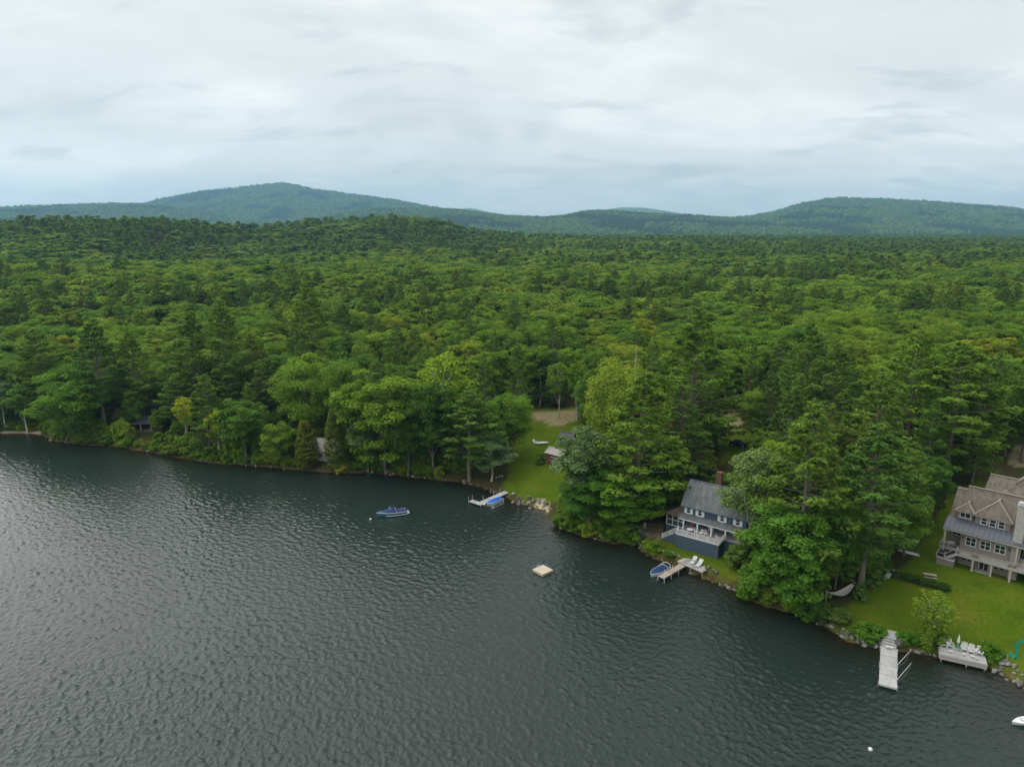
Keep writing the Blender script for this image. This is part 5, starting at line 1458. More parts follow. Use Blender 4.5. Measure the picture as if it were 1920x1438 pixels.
rock_line([(120, 831), (240, 840), (400, 868), (560, 881), (700, 887), (800, 897)], 41, 0.35, 0.9, 'half-hidden stone under the shrubs of the left bank', 'stones under the left bank shrubs', 0.6, 12)
rock_line([(1738, 1000), (1752, 962), (1778, 928)], 21, 0.3, 0.8, 'pale stone of the rock garden left of the tan house', 'rock garden stones', 1.2, 13)
rock_line([(1040, 985), (1100, 1007), (1185, 1018)], 18, 0.35, 0.9, 'stone at the waterline of the wooded point', 'stones around the wooded point', 0.6, 14)

# ------------------------------------------------------------------ furniture builders
def adirondack(label, loc, rz, material='plastic', group=None):
    R = empty('adirondack_chair', loc, rz, label, 'chair', group, (1.18, 1.18, 1.18))
    m = M[material]
    for i in range(4):      # seat slats slope down to the back; the chair faces -y
        y = -0.30 + i * 0.15
        MB().bar((-0.27, y, 0.38 - 0.045 * i), (0.27, y, 0.38 - 0.045 * i), 0.13, 0.025).build('seat_slat', m, R)
    for i in range(5):      # fan-shaped back
        t = (i - 2) / 2.0
        MB().bar((t * 0.20, 0.27, 0.22), (t * 0.29, 0.56, 1.00 - 0.10 * t * t), 0.105, 0.025, up=(0, -1, 0.4)).build('back_slat', m, R)
    for s in (-1, 1):
        MB().bar((s * 0.36, -0.38, 0.58), (s * 0.36, 0.42, 0.56), 0.13, 0.03).build('armrest', m, R)
        MB().box(s * 0.32 - 0.03, s * 0.32 + 0.03, -0.34, -0.22, 0, 0.565).build('leg', m, R)
        MB().bar((s * 0.29, -0.25, 0.36), (s * 0.29, 0.62, 0.04), 0.03, 0.11).build('leg', m, R)
    return R

def footrest(label, loc, rz, group=None, material='greychair'):
    R = empty('footrest', loc, rz, label, 'footrest', group)
    for i in range(4): MB().bar((-0.25, -0.2 + i * 0.13, 0.34 - 0.03 * abs(i - 1)), (0.25, -0.2 + i * 0.13, 0.34 - 0.03 * abs(i - 1)), 0.115, 0.025).build('seat_slat', M[material], R)
    for s in (-1, 1):
        MB().bar((s * 0.22, -0.22, 0), (s * 0.22, -0.12, 0.33), 0.04, 0.07).build('leg', M[material], R)
        MB().bar((s * 0.22, 0.24, 0), (s * 0.22, 0.16, 0.28), 0.04, 0.07).build('leg', M[material], R)

def lounger(label, loc, rz, frame='white', sling='shutter', L_=1.9, group=None):
    R = empty('lounge_chair', loc, rz, label, 'lounge chair', group, (1.15, 1.15, 1.15))
    f = MB()
    for s in (-0.31, 0.31):
        f.path([(s, -L_ / 2, 0.30), (s, 0.25, 0.34), (s, 0.25 + 0.55, 0.86)], 0.022)
    f.path([(-0.31, -L_ / 2, 0.30), (0.31, -L_ / 2, 0.30)], 0.022).path([(-0.31, 0.80, 0.86), (0.31, 0.80, 0.86)], 0.022)
    f.build('frame', M[frame], R)
    for i in range(9):
        y0 = -L_ / 2 + 0.04 + i * 0.128; MB().box(-0.29, 0.29, y0, y0 + 0.10, 0.312 + 0.002 * i, 0.326 + 0.002 * i).build('sling_strap', M[sling], R)
    for i in range(5):
        t = 0.08 + i * 0.18; MB().bar((-0.29, 0.25 + 0.55 * t, 0.355 + 0.52 * t), (0.29, 0.25 + 0.55 * t, 0.355 + 0.52 * t), 0.11, 0.014, up=(0, -0.69, 0.73)).build('back_strap', M[sling], R)
    for s in (-0.31, 0.31):
        MB().tube((s, -0.55, 0.0), (s, -0.45, 0.31), 0.02).build('leg', M[frame], R); MB().tube((s, 0.40, 0.0), (s, 0.28, 0.34), 0.02).build('leg', M[frame], R)
        MB().path([(s, -0.15, 0.33), (s, -0.05, 0.56), (s, 0.46, 0.56)], 0.02).build('armrest', M[frame], R)
    return R

def folded_parasol(label, loc, canvas, h=2.5, pole='white', tied=0.95):
    R = empty('parasol', loc, 0, label, 'parasol')
    MB().tube((0, 0, 0), (0, 0, h), 0.025).build('pole', M[pole], R)
    n = 16; vs = []; fs = []
    prof = [(0.03, h + 0.02), (0.07, h - 0.12), (0.15, h - 0.5), (0.17, h - 0.8), (0.21, h - 1.15), (0.12, h - 1.3)]
    for r, z in prof:
        for i in range(n): a = 2 * math.pi * i / n; rr = r * (1.0 if i % 2 else 0.62); vs.append((rr * math.cos(a), rr * math.sin(a), z))
    for k_ in range(len(prof) - 1):
        for i in range(n): j = (i + 1) % n; fs.append((k_ * n + i, (k_ + 1) * n + i, (k_ + 1) * n + j, k_ * n + j))
    fs += [tuple(range(n)), tuple(range(len(vs) - 1, len(vs) - n - 1, -1))]
    MB().add(vs, fs).build('folded_canopy', M[canvas], R)
    MB().lathe((0, 0, 0), [(0.26, 0), (0.26, 0.05), (0.10, 0.08), (0.06, 0.2)]).build('base', M['concrete'], R)
    MB().lathe((0, 0, h), [(0.03, 0), (0.04, 0.05), (0.005, 0.10)], 8).build('finial', M[pole], R)
    return R

def round_table(label, loc, top, r=0.6, leg='white'):
    R = empty('round_table', loc, 0, label, 'table')
    MB().lathe((0, 0, 0.70), [(r * 0.97, 0), (r, 0.015), (r, 0.04), (r * 0.96, 0.05)], 24).build('table_top', M[top], R)
    for i in range(4):
        a = math.pi / 4 + i * math.pi / 2
        MB().tube((math.cos(a) * r * 0.78, math.sin(a) * r * 0.78, 0), (math.cos(a) * r * 0.5, math.sin(a) * r * 0.5, 0.70), 0.02).build('leg', M[leg], R)
    return R

def patio_chair(label, loc, rz, m='white', group=None):
    R = empty('patio_chair', loc, rz, label, 'chair', group, (1.12, 1.12, 1.12))
    MB().box(-0.25, 0.25, -0.25, 0.24, 0.42, 0.46).build('seat', M[m], R)
    b = MB().path([(-0.25, 0.24, 0.44), (-0.25, 0.34, 0.98), (0.25, 0.34, 0.98), (0.25, 0.24, 0.44)], 0.02)
    for i in range(1, 5): b.bar((-0.25 + i * 0.1, 0.25, 0.46), (-0.25 + i * 0.1, 0.335, 0.97), 0.03)
    b.build('backrest', M[m], R)
    for sx in (-1, 1):
        MB().path([(sx * 0.27, -0.22, 0.0), (sx * 0.27, -0.22, 0.66), (sx * 0.27, 0.28, 0.68)], 0.018).build('armrest', M[m], R)
        MB().tube((sx * 0.24, 0.22, 0), (sx * 0.24, 0.24, 0.43), 0.018).build('leg', M[m], R)
    return R

# ------------------------------------------------------------------ docks
def frame_from(p, q):
    p = Vector(p); q = Vector(q); d = q - p
    return p, math.atan2(d.y, d.x), math.hypot(d.x, d.y)

# white dock (right)
p0 = Vector(at(1667, 1213, 0.6)); p1 = Vector(at(1664.8, 1285.2, 0.6))
o_, a_, L_ = frame_from(p0, p1)
wdock = empty('dock', (o_.x, o_.y, 0), a_, 'white sectional dock with steps, straight out from the tan house lawn', 'dock')
wd = 1.08
ns = 4; sl = L_ / ns
for i in range(ns):
    MB().box(i * sl + 0.045, (i + 1) * sl - 0.045, -wd, wd, 0.50, 0.60).build('deck_section', M['greydock'], wdock)
    for s in (-1, 1): MB().box(i * sl + 0.02, (i + 1) * sl - 0.02, s * wd - 0.04, s * wd + 0.04, 0.38, 0.615).build('side_rail', M['steel'], wdock)
MB().box(L_ - 0.02, L_ + 0.06, -wd, wd, 0.34, 0.61).build('end_board', M['greydock'], wdock)
for x in (0.5, L_ * 0.5, L_ - 0.25):
    for s in (-1, 1): MB().tube((x, s * (wd + 0.09), -1.6), (x, s * (wd + 0.09), 0.85), 0.045).build('pipe_leg', M['steel'], wdock)
for i in range(4): MB().box(-0.55 - i * 0.52, -0.02 - i * 0.52, -0.92, 0.92, 0.62 + i * 0.17, 0.70 + i * 0.17).build('step', M['greydock'], wdock)
MB().box(-3.9, -2.1, -0.95, 0.95, 1.22, 1.32).build('gangway_landing', M['greydock'], wdock)
for s in (-1, 1): MB().bar((-0.1, s * 0.95, 0.62), (-3.9, s * 0.95, 1.30), 0.05, 0.16).build('stringer', M['greydock'], wdock)
bn = empty('dock_bench', (o_.x + 0.55 * math.cos(a_), o_.y + 0.55 * math.sin(a_), 0.60), a_, 'small low bench on the shore end of the white dock', 'bench')
MB().box(-0.2, 0.2, -0.5, 0.5, 0.36, 0.41).build('seat', M['greychair'], bn)
for s in (-1, 1): MB().box(-0.16, 0.16, s * 0.42 - 0.03, s * 0.42 + 0.03, 0, 0.36).build('leg', M['greychair'], bn)
# slim mooring whips leaning from the dock over the water
for (u0, v0, u1, v1, nm) in ((1681, 1248, 1709, 1217, 'slim white mooring pole nearer the shore, reaching out from the white dock'), (1681, 1275, 1709, 1242, 'slim white mooring pole at the outer end of the white dock'), ):
    a = Vector(at(u0, v0, 0.70)); b = Vector(at(u1, v1, 2.2))
    R = empty('mooring_whip', a, 0, nm, 'mooring pole')
    d = b - a
    MB().tube((0, 0, 0), d * 0.55, 0.035, 0.03).build('pole', M['white'], R); MB().tube(d * 0.55, d, 0.028, 0.018).build('pole_tip', M['white'], R)
    MB().box(-0.08, 0.08, -0.08, 0.08, -0.12, 0.10).build('bracket', M['steel'], R)
    MB().path([d, d * 0.6 + Vector((0.1, 0, -0.9)), Vector((0.3, 0.1, -0.3))], 0.008, 4).build('line', M['rope'], R)

# chair deck (right)
fl = Vector(at(1762.3, 1226.4, 1.05)); fr_ = Vector(at(1851.7, 1246.7, 1.05)); bkl = Vector(at(1762.3, 1209.6, 1.05))
o_, a_, L_ = frame_from(fl, fr_)
dpt = 3.3
cdeck = empty('dock_platform', (o_.x, o_.y, 0), a_, 'white wooden platform over the water carrying five chairs', 'platform')
nb = 20
for i in range(nb):
    y = 0.02 + i * dpt / nb; MB().box(0.02, L_ - 0.02, y, y + dpt / nb - 0.012, 1.0, 1.05).build('deck_board', M['greydock'], cdeck)
for k_, (za, zb) in enumerate(((0.80, 1.0), (0.58, 0.78), (0.36, 0.56))): MB().box(0, L_, -0.04, 0.015, za, zb).build('front_board', M['oldwood'], cdeck)  # darker wood here puts the shade of the front face into the colour
for x in (0.0, L_): MB().box(x - 0.03, x + 0.03, 0.02, dpt, 0.40, 0.995).build('side_board', M['greydock'], cdeck)
for x in (0.25, L_ * 0.58, L_ - 0.25): MB().box(x - 0.08, x + 0.08, 0.05, 0.21, -1.3, 0.999).build('timber_post', M['palewood'], cdeck)
MB().box(0.02, L_ - 0.02, 0.02, 0.16, 1.055, 1.13).build('toe_rail', M['greydock'], cdeck)
MB().box(0.02, 0.2, 0.2, dpt, 1.055, 1.13).build('toe_rail', M['greydock'], cdeck)
def cd(x, y, z=1.055): return (o_.x + x * math.cos(a_) - y * math.sin(a_), o_.y + x * math.sin(a_) + y * math.cos(a_), z)
names = ['leftmost of the five pale chairs on the white platform', 'second pale chair from the left on the white platform', 'middle pale chair on the white platform, right of the folded parasol', 'fourth pale chair from the left on the white platform', 'rightmost of the five pale chairs on the white platform']
for nm, fx, fy, tw in zip(names, (0.10, 0.24, 0.555, 0.70, 0.875), (2.5, 2.65, 2.55, 2.4, 2.4), (0.25, 0.2, -0.05, -0.1, -0.15)):
    adirondack(nm, cd(L_ * fx, fy), a_ + tw, 'greychair')
footrest('pale footrest in front of the two left chairs on the white platform', cd(L_ * 0.24, 1.15), a_ + 0.1)
footrest('pale footrest in front of the middle chair on the white platform', cd(L_ * 0.53, 1.2), a_ - 0.1)
footrest('pale footrest in front of the fourth chair on the white platform', cd(L_ * 0.71, 1.15), a_ - 0.1)
folded_parasol('folded white parasol on the white chair platform', cd(L_ * 0.41, 2.55), 'white', 2.4)
round_table('small green round table beside the folded white parasol', cd(L_ * 0.41, 1.95), 'greenplastic', 0.36, 'white')
R = empty('lantern', cd(L_ * 0.80, 0.95), 0, 'small dark round bowl on the white platform floor', 'bowl')
MB().lathe((0, 0, 0), [(0.10, 0), (0.20, 0.08), (0.22, 0.14)], 12).build('bowl', M['black'], R); MB().lathe((0, 0, 0.14), [(0.225, 0), (0.225, 0.02)], 12).build('rim', M['steel'], R)
R.name = 'fire_bowl'

# long aluminium dock (middle)
p0 = Vector(at(953.5, 920, 0.6)); p1 = Vector(at(896, 945.5, 0.6)); o2, a2, L2 = frame_from(p0, p1)
ldock = empty('dock', (o2.x, o2.y, 0), a2, 'long grey dock with an L-shaped end at the middle lawn', 'dock')
ns = 5; sl = L2 / ns
for i in range(ns): MB().box(i * sl + 0.015, (i + 1) * sl - 0.015, -0.72, 0.72, 0.50, 0.60).build('deck_section', M['greydock'], ldock)
q = Vector(at(880, 939, 0.6)); dl = Vector((math.cos(a2), math.sin(a2), 0)); dn = Vector((-math.sin(a2), math.cos(a2), 0))
side = 1 if (q - p1).dot(dn) > 0 else -1
ll = abs((q - p1).dot(dn))
for i in range(2):
    y0, y1 = 0.74 + i * (ll - 0.74) / 2, 0.74 + (i + 1) * (ll - 0.74) / 2 - 0.02
    MB().box(L2 - 1.4, L2, min(side * y0, side * y1), max(side * y0, side * y1), 0.50, 0.60).build('deck_section', M['greydock'], ldock)
for s in (-1, 1): MB().bar((0.0, s * 0.76, 0.53), (L2, s * 0.76, 0.53), 0.05, 0.14).build('side_rail', M['steel'], ldock)
for x, y in ((L2 - 0.1, -side * 0.8), (L2 - 0.1, side * (ll + 0.06)), (L2 - 1.4, side * (ll + 0.06)), (L2 * 0.75, side * 0.82), (L2 * 0.75, -side * 0.82), (L2 * 0.42, side * 0.82), (L2 * 0.2, side * 0.82)):
    MB().tube((x, y, -1.8), (x, y, 1.75), 0.045).build('pipe_leg', M['steel'], ldock)
for i in range(4): MB().box(-0.45 - i * 0.55, -0.05 - i * 0.55, -0.7, 0.7, 0.62 + i * 0.16, 0.72 + i * 0.16).build('step', M['palewood'], ldock)

# weathered platform and pale dock (blue house)
PZ = 0.55
c0 = Vector(at(1269.8, 1051.5, 0.75 + PZ)); c1 = Vector(at(1317.6, 1072.5, 0.75 + PZ)); o3, a3, L3 = frame_from(c0, c1)
wplat = empty('dock_platform', (o3.x, o3.y, PZ), a3, 'weathered grey platform on the bank in front of the blue house', 'platform')
dp3 = 2.9; nb = 16
for i in range(nb):
    x = i * L3 / nb; MB().box(x + 0.008, x + L3 / nb - 0.008, 0, dp3, 0.70, 0.75).build('deck_board', M['oldwood'], wplat)
for y in (0.1, dp3 / 2, dp3 - 0.1): MB().box(0.02, L3 - 0.02, y - 0.05, y + 0.05, 0.50, 0.695).build('joist', M['oldwood'], wplat)
for x in (0.2, L3 / 2, L3 - 0.2):
    for y in (0.25, dp3 - 0.25): MB().tube((x, y, -0.6), (x, y, 0.5), 0.08).build('post', M['oldwood'], wplat)
def wp(x, y, z=0.755 + PZ): return (o3.x + x * math.cos(a3) - y * math.sin(a3), o3.y + x * math.sin(a3) + y * math.cos(a3), z)
lounger('white lounge chair on the weathered platform, left one', wp(L3 * 0.42, 1.75), a3 + math.pi + 0.25 + math.pi, 'white', 'shutter')
lounger('white lounge chair on the weathered platform, right one', wp(L3 * 0.66, 1.65), a3 + 0.2, 'white', 'shutter')
c0 = Vector(at(1281, 1058.0, 0.95)); c1 = Vector(at(1238.7, 1082.0, 0.95)); o4, a4, L4 = frame_from(c0, c1)
pdock = empty('dock', (o4.x, o4.y, 0.35), a4, 'pale narrow wooden dock beside the dark blue covered boat', 'dock')
nb = 24
for i in range(nb): MB().box(i * L4 / nb + 0.006, (i + 1) * L4 / nb - 0.006, -0.62, 0.62, 0.55, 0.60).build('deck_board', M['palewood'], pdock)
for s in (-1, 1): MB().box(0, L4, s * 0.6 - 0.03, s * 0.6 + 0.03, 0.36, 0.545).build('stringer', M['palewood'], pdock)
for x in (L4 * 0.35, L4 * 0.68, L4 - 0.15):
    for s in (-1, 1): MB().tube((x, s * 0.70, -1.4), (x, s * 0.70, 1.05), 0.05).build('post', M['white'], pdock)

# tilted little dock at the left bank
tc_ = Vector(at(236, 831.5, 0.9)); tdock = empty('dock', (tc_.x, tc_.y, 0.9), math.radians(18), 'small weathered dock section propped up on the left bank', 'dock')
tdock.rotation_euler = (0.10, -0.08, math.radians(18))
for i in range(6): MB().box(-1.5 + i * 0.5, -1.04 + i * 0.5, -1.1, 1.1, 0.0, 0.06).build('deck_board', M['oldwood'], tdock)
for s in (-1, 1): MB().box(-1.5, 1.5, s * 1.06 - 0.04, s * 1.06 + 0.04, -0.22, -0.004).build('side_rail', M['greydock'], tdock)
for x in (-1.2, 1.2):
    for s in (-1, 1): MB().tube((x, s * 0.9, -1.3), (x, s * 0.9, -0.02), 0.05).build('post', M['oldwood'], tdock)

# ------------------------------------------------------------------ boats
def hull_mesh(L, B, zs, keel, bow=1.0, n=18, m=7, rake=0.35, transom=0.86):
    """open-topped lofted hull: bow at +x; returns verts, faces, sheer line points"""
    vs = []; fs = []; sheer = []
    for i in range(n + 1):
        t = i / n
        b = B / 2 * (transom + (1 - transom) * min(1, t / 0.35)) * (1 - max(0, (t - 0.45) / 0.55) ** 2.2)
        b = max(b, 0.015)
        zt = zs * (1 + 0.22 * t * t)
        for j in range(2 * m + 1):
            s = (j - m) / m
            a = abs(s)
            y = math.copysign(b * (a ** 0.55), s) * (0.80 + 0.20 * a)
            z = keel + (zt - keel) * (a ** 2.1)
            if t > 0.72: z += (t - 0.72) / 0.28 * (zt - keel) * 0.35 * (1 - a)
            x = -L / 2 + L * t + rake * (z - keel) * max(0, t - 0.55) * 1.6
            vs.append((x, y, z))
        sheer.append((vs[-1], vs[-1 - 2 * m]))
    w = 2 * m + 1
    for i in range(n):
        for j in range(w - 1): fs.append((i * w + j, i * w + j + 1, (i + 1) * w + j + 1, (i + 1) * w + j))
    fs.append(tuple(range(w)))
    return vs, fs, sheer

def cover_mesh(sheer, crown, i0=0, i1=None, inset=0.96, m=6):
    i1 = len(sheer) - 1 if i1 is None else i1
    vs = []; fs = []
    for i in range(i0, i1 + 1):
        (a, b) = sheer[i]
        t = (i - i0) / (i1 - i0)
        for j in range(m + 1):
            s = (j / m - 0.5) * 2
            x = a[0]; y = (a[1] + b[1]) / 2 + (a[1] - b[1]) / 2 * s * inset
            z = a[2] + 0.02 + crown(t) * (1 - s * s) ** 0.7 + 0.02 * math.sin(i * 2.1 + j * 1.7)
            vs.append((x, y, z))
    w = m + 1
    for i in range(i1 - i0):
        for j in range(m): fs.append((i * w + j, (i + 1) * w + j, (i + 1) * w + j + 1, i * w + j + 1))
    fs += [tuple(range(w)), tuple(range(len(vs) - 1, len(vs) - 1 - w, -1))]
    return vs, fs

def boat(name, label, loc, rz, L, B, zs, hullm, coverm, crown, band=None, draft=-0.25, extras=None, cat='boat'):
    R = empty(name, loc, rz, label, cat)
    vs, fs, sh = hull_mesh(L, B, zs, draft)
    MB().add(vs, fs).build('hull', M[hullm], R, True)
    g = MB()
    for s in (0, 1): g.path([sh[i][s] for i in range(len(sh))], 0.045, 6)
    g.path([sh[0][0], sh[0][1]], 0.045, 6)
    g.build('rub_rail', M['gel'], R)
    vs, fs = cover_mesh(sh, crown)
    MB().add(vs, fs).build('cover', M[coverm], R, True)
    if band:
        b = MB()
        for s in (0, 1):
            pts = []
            for i in range(0, 14):
                p = Vector(sh[i][s]); pts.append(Vector((p.x, p.y * 1.005, p.z * 0.35)))
            for p, q_ in zip(pts[:-1], pts[1:]): b.bar(p, q_, 0.05, 0.14)
        b.build('hull_stripe', M[band], R)
    return R, sh

# moored runabout: bow points left
a = Vector(at(708, 966, 0.4)); b = Vector(at(763.5, 959, 0.4)); mid = (a + b) / 2; rz_ = math.atan2(a.y - b.y, a.x - b.x); Lb = (a - b).length
R, sh = boat('motorboat', 'moored motorboat with navy cover and teal stripe on open water', (mid.x, mid.y, 0), rz_, Lb * 0.97, 2.35, 0.85, 'teal', 'navy', lambda t: 0.18 + 0.65 * math.exp(-((t - 0.52) / 0.20) ** 2), band='gel')
MB().box(-Lb * 0.56, -Lb * 0.47, -0.85, 0.85, 0.30, 0.38).build('swim_platform', M['gel'], R)
MB().path([(-0.9, 1.05, 0.95), (-0.6, 1.0, 1.6), (-0.35, 0.9, 2.0), (-0.35, -0.9, 2.0), (-0.6, -1.0, 1.6), (-0.9, -1.05, 0.95)], 0.04).build('tower', M['gel'], R)
MB().path([(0.7, 0.4, 1.3), (0.35, 0.6, 2.1)], 0.03).path([(0.9, -0.3, 1.3), (0.5, -0.3, 2.1)], 0.03).build('tower_rack', M['plastic'], R)
MB().box(-0.6, -0.1, -0.5, 0.5, 2.02, 2.14).build('rolled_top', M['navyhull'], R)
MB().path([(Lb * 0.22, 0.85, 0.97), (Lb * 0.38, 0.55, 1.12), (Lb * 0.47, 0.0, 1.18), (Lb * 0.38, -0.55, 1.12), (Lb * 0.22, -0.85, 0.97)], 0.025).build('bow_rail', M['steel'], R)

# bright blue covered boat on its lift beside the long dock
c = Vector(at(926.5, 941.5, 0.6))
R, sh = boat('covered_boat', 'boat under a bright blue tarp on a lift beside the long dock', (c.x, c.y, 0.35), a2, 4.6, 1.9, 0.62, 'gel', 'blue', lambda t: 0.10 + 0.30 * math.sin(math.pi * min(1, t + 0.1)) )
lift = empty('boat_lift', (c.x, c.y, 0), a2, 'white tubular boat lift under the bright blue tarp', 'boat lift')
for s in (-1, 1):
    MB().path([(-2.2, s * 1.15, 0.05), (2.2, s * 1.15, 0.05)], 0.05).path([(-2.2, s * 1.15, 0.55), (2.0, s * 1.15, 0.55)], 0.035).build('lift_rail', M['gel'], lift)
    for x in (-2.0, 2.0): MB().tube((x, s * 1.15, -1.6), (x, s * 1.15, 1.25), 0.05).build('lift_post', M['gel'], lift)
MB().lathe((2.25, -1.15, 0.55), [(0.05, -0.05), (0.32, -0.05), (0.32, 0.05), (0.05, 0.05)], 12).build('winch_wheel', M['plastic'], lift)
for x in (-1.3, 1.3): MB().bar((x, -1.15, 0.08), (x, 1.15, 0.08), 0.10).build('cradle_beam', M['gel'], lift)

# dark blue covered boat beside the pale dock
c = Vector(at(1236, 1069.5, 0.5))
R, sh = boat('covered_boat', 'boat under a dark blue cover beside the pale narrow dock', (c.x, c.y, 0), a4, 4.9, 2.0, 0.62, 'gel', 'boatblue', lambda t: 0.06 + 0.26 * math.sin(math.pi * t))
MB().path([(-2.0, 0.95, 0.7), (-2.35, 0.75, 1.15), (-2.45, 0.0, 1.3), (-2.35, -0.75, 1.15), (-2.0, -0.95, 0.7)], 0.04).build('canopy_bow', M['gel'], R)
MB().path([(-1.3, 0.98, 0.7), (-1.5, 0.8, 1.0), (-1.55, 0.0, 1.15), (-1.5, -0.8, 1.0), (-1.3, -0.98, 0.7)], 0.03).build('canopy_bow', M['gel'], R)

# white sailing dinghy cut by the right picture edge
c = Vector(at(1896, 1353, 0.3)); rz_ = math.radians(188)
R = empty('dinghy', (c.x + 2.2, c.y + 0.15, 0), rz_, 'white dinghy at the right picture edge', 'boat')
vs, fs, sh = hull_mesh(4.2, 1.5, 0.42, -0.12)
MB().add(vs, fs).build('hull', M['gel'], R, True)
vs, fs = cover_mesh(sh, lambda t: 0.05, inset=1.0); MB().add(vs, fs).build('deck', M['gel'], R, True)
MB().box(-1.2, 0.5, -0.38, 0.38, 0.47, 0.53).build('cockpit_well', M['greychair'], R)
MB().path([(0.7, -0.35, 0.56), (0.95, 0, 0.58), (0.7, 0.35, 0.56)], 0.03).build('coaming', M['black'], R)

# white canoe turned over on stands, on the middle lawn
x, y, z = ground_at(1016, 834)
R = empty('canoe', (x, y, z), math.radians(12), 'white upturned canoe on low stands on the middle lawn', 'canoe')
vs = []; fs = []; n, m = 16, 6
for i in range(n + 1):
    t = i / n * 2 - 1; b = 0.42 * (1 - abs(t) ** 2.4) + 0.02
    for j in range(m + 1):
        s = j / m * 2 - 1; vs.append((t * 2.0, s * b, 0.52 + 0.34 * (1 - abs(s) ** 2.2) * (1 - 0.25 * t * t) - 0.16 * t * t * 0.5))
for i in range(n):
    for j in range(m): fs.append((i * (m + 1) + j, (i + 1) * (m + 1) + j, (i + 1) * (m + 1) + j + 1, i * (m + 1) + j + 1))
MB().add(vs, fs).build('hull', M['gel'], R, True)
for s in (-1, 1):
    MB().bar((s * 1.1, -0.5, 0.50), (s * 1.1, 0.5, 0.50), 0.09).bar((s * 1.1, -0.45, 0), (s * 1.1, -0.3, 0.48), 0.07).bar((s * 1.1, 0.45, 0), (s * 1.1, 0.3, 0.48), 0.07).build('stand', M['oldwood'], R)
x, y, z = ground_at(1003, 832)
adirondack('white chair left of the upturned canoe on the middle lawn', (x, y, z), 0.6)
x, y, z = ground_at(1703, 1038)
R = empty('canoe', (x, y, z), math.radians(-40), 'pale canoe end under the trees left of the tan house lawn', 'canoe')
MB().add([(v[0] * 0.9, v[1], v[2] - 0.45) for v in vs], fs).build('hull', M['greychair'], R, True)
MB().bar((-1.7, 0, 0.40), (1.7, 0, 0.40), 0.05).build('keel', M['greychair'], R)

# swimming raft
rc = [Vector(at(u, v, 0.5)) for u, v in ((999.5, 1067.5), (1018, 1077), (1037, 1067), (1016.5, 1058.5))]
mid = sum(rc, Vector()) / 4; rz_ = math.atan2(rc[1].y - rc[0].y, rc[1].x - rc[0].x); sd = ((rc[1] - rc[0]).length + (rc[2] - rc[1]).length) / 4
R = empty('swim_raft', (mid.x, mid.y, 0), rz_, 'square tan swimming raft floating off the point', 'raft')
MB().box(-sd, sd, -sd, sd, 0.44, 0.50).build('deck', M['raft'], R)
MB().box(-sd + 0.03, sd - 0.03, -sd + 0.03, sd - 0.03, 0.05, 0.435).build('float', M['raftside'], R)
MB().path([(-sd - 0.05, -0.2, -0.4), (-sd - 0.05, -0.2, 0.85), (-sd + 0.25, -0.2, 0.85), (-sd + 0.25, -0.2, 0.5)], 0.025).path([(-sd - 0.05, 0.25, -0.4), (-sd - 0.05, 0.25, 0.85), (-sd + 0.25, 0.25, 0.85), (-sd + 0.25, 0.25, 0.5)], 0.025).build('ladder', M['steel'], R)
def buoy(label, u, v, r=0.24):
    x, y, z = at(u, v, 0.15); R = empty('mooring_buoy', (x, y, 0), 0, label, 'buoy')
    MB().lathe((0, 0, 0.12), [(0.02, -r), (r * 0.7, -r * 0.72), (r, 0), (r * 0.7, r * 0.72), (0.05, r)], 14).build('float', M['gel'], R, True)
    MB().path([(0, -0.06, 0.12 + r), (0, 0, 0.2 + r), (0, 0.06, 0.12 + r)], 0.018).build('ring', M['steel'], R)
buoy('white mooring buoy just left of the moored motorboat', 694.5, 973)
buoy('white mooring buoy alone on open water at the bottom right', 1632, 1404, 0.27)

# ------------------------------------------------------------------ things on the blue house deck and lawn
def on_deck(u, v, z): x, y, _ = at(u, v, z); return (x, y, z)
round_table('round white table on the blue house deck', on_deck(1293.5, 998.5, 4.36), 'white', 0.62)
p = on_deck(1294.5, 997, 4.36); folded_parasol('folded red parasol on the blue house deck', (p[0] + 0.35, p[1] + 0.75, 4.36), 'red', 2.25)
patio_chair('white metal chair on the blue house deck, left of the middle post', on_deck(1313.5, 1003.5, 4.36), AB - 0.5)
patio_chair('white metal chair on the blue house deck, just left of the third post', on_deck(1322.5, 1005, 4.36), AB + 0.6)
patio_chair('white metal chair on the blue house deck, right of the white table', on_deck(1305, 1001, 4.36), AB + 1.6)
patio_chair('pale chair at the right end of the blue house deck', on_deck(1345, 1012.5, 4.36), AB + 2.6, 'greychair')
p = bl(6.6, 0.03, 4.33 + 0.9); R = empty('flag', p, AB, 'small red and white flag on the blue deck railing', 'flag')
MB().bar((0, 0, 0), (0.0, -0.45, 0.75), 0.03).build('pole', M['white'], R)
MB().slab([(0.015, -0.42, 0.70), (0.015, -0.18, 0.30), (0.50, -0.25, -0.15), (0.50, -0.46, 0.22)], 0.02).build('cloth', M['red'], R)
MB().slab([(0.03, -0.40, 0.58), (0.03, -0.31, 0.43), (0.48, -0.36, 0.0), (0.48, -0.45, 0.14)], 0.03).build('stripe', M['white'], R)
x, y, z = ground_at(1206, 992); adirondack('white garden chair by the point, farther from the water', (x, y, z), -0.7)
x, y, z = ground_at(1197, 999); adirondack('white garden chair by the point, nearer the bushes', (x, y, z), 0.9)
x, y, z = ground_at(1213, 1001); R = empty('stone_patio', (x, y, z), AB, 'flat stone paving in front of the two garden chairs', 'paving')
for i in range(4):
    for j in range(3): MB().box(-1.3 + i * 0.66, -0.70 + i * 0.66, -0.9 + j * 0.6, -0.34 + j * 0.6, -0.05, 0.05 + 0.01 * ((i * 3 + j) % 3)).build('paving_stone', M['concrete'], R)

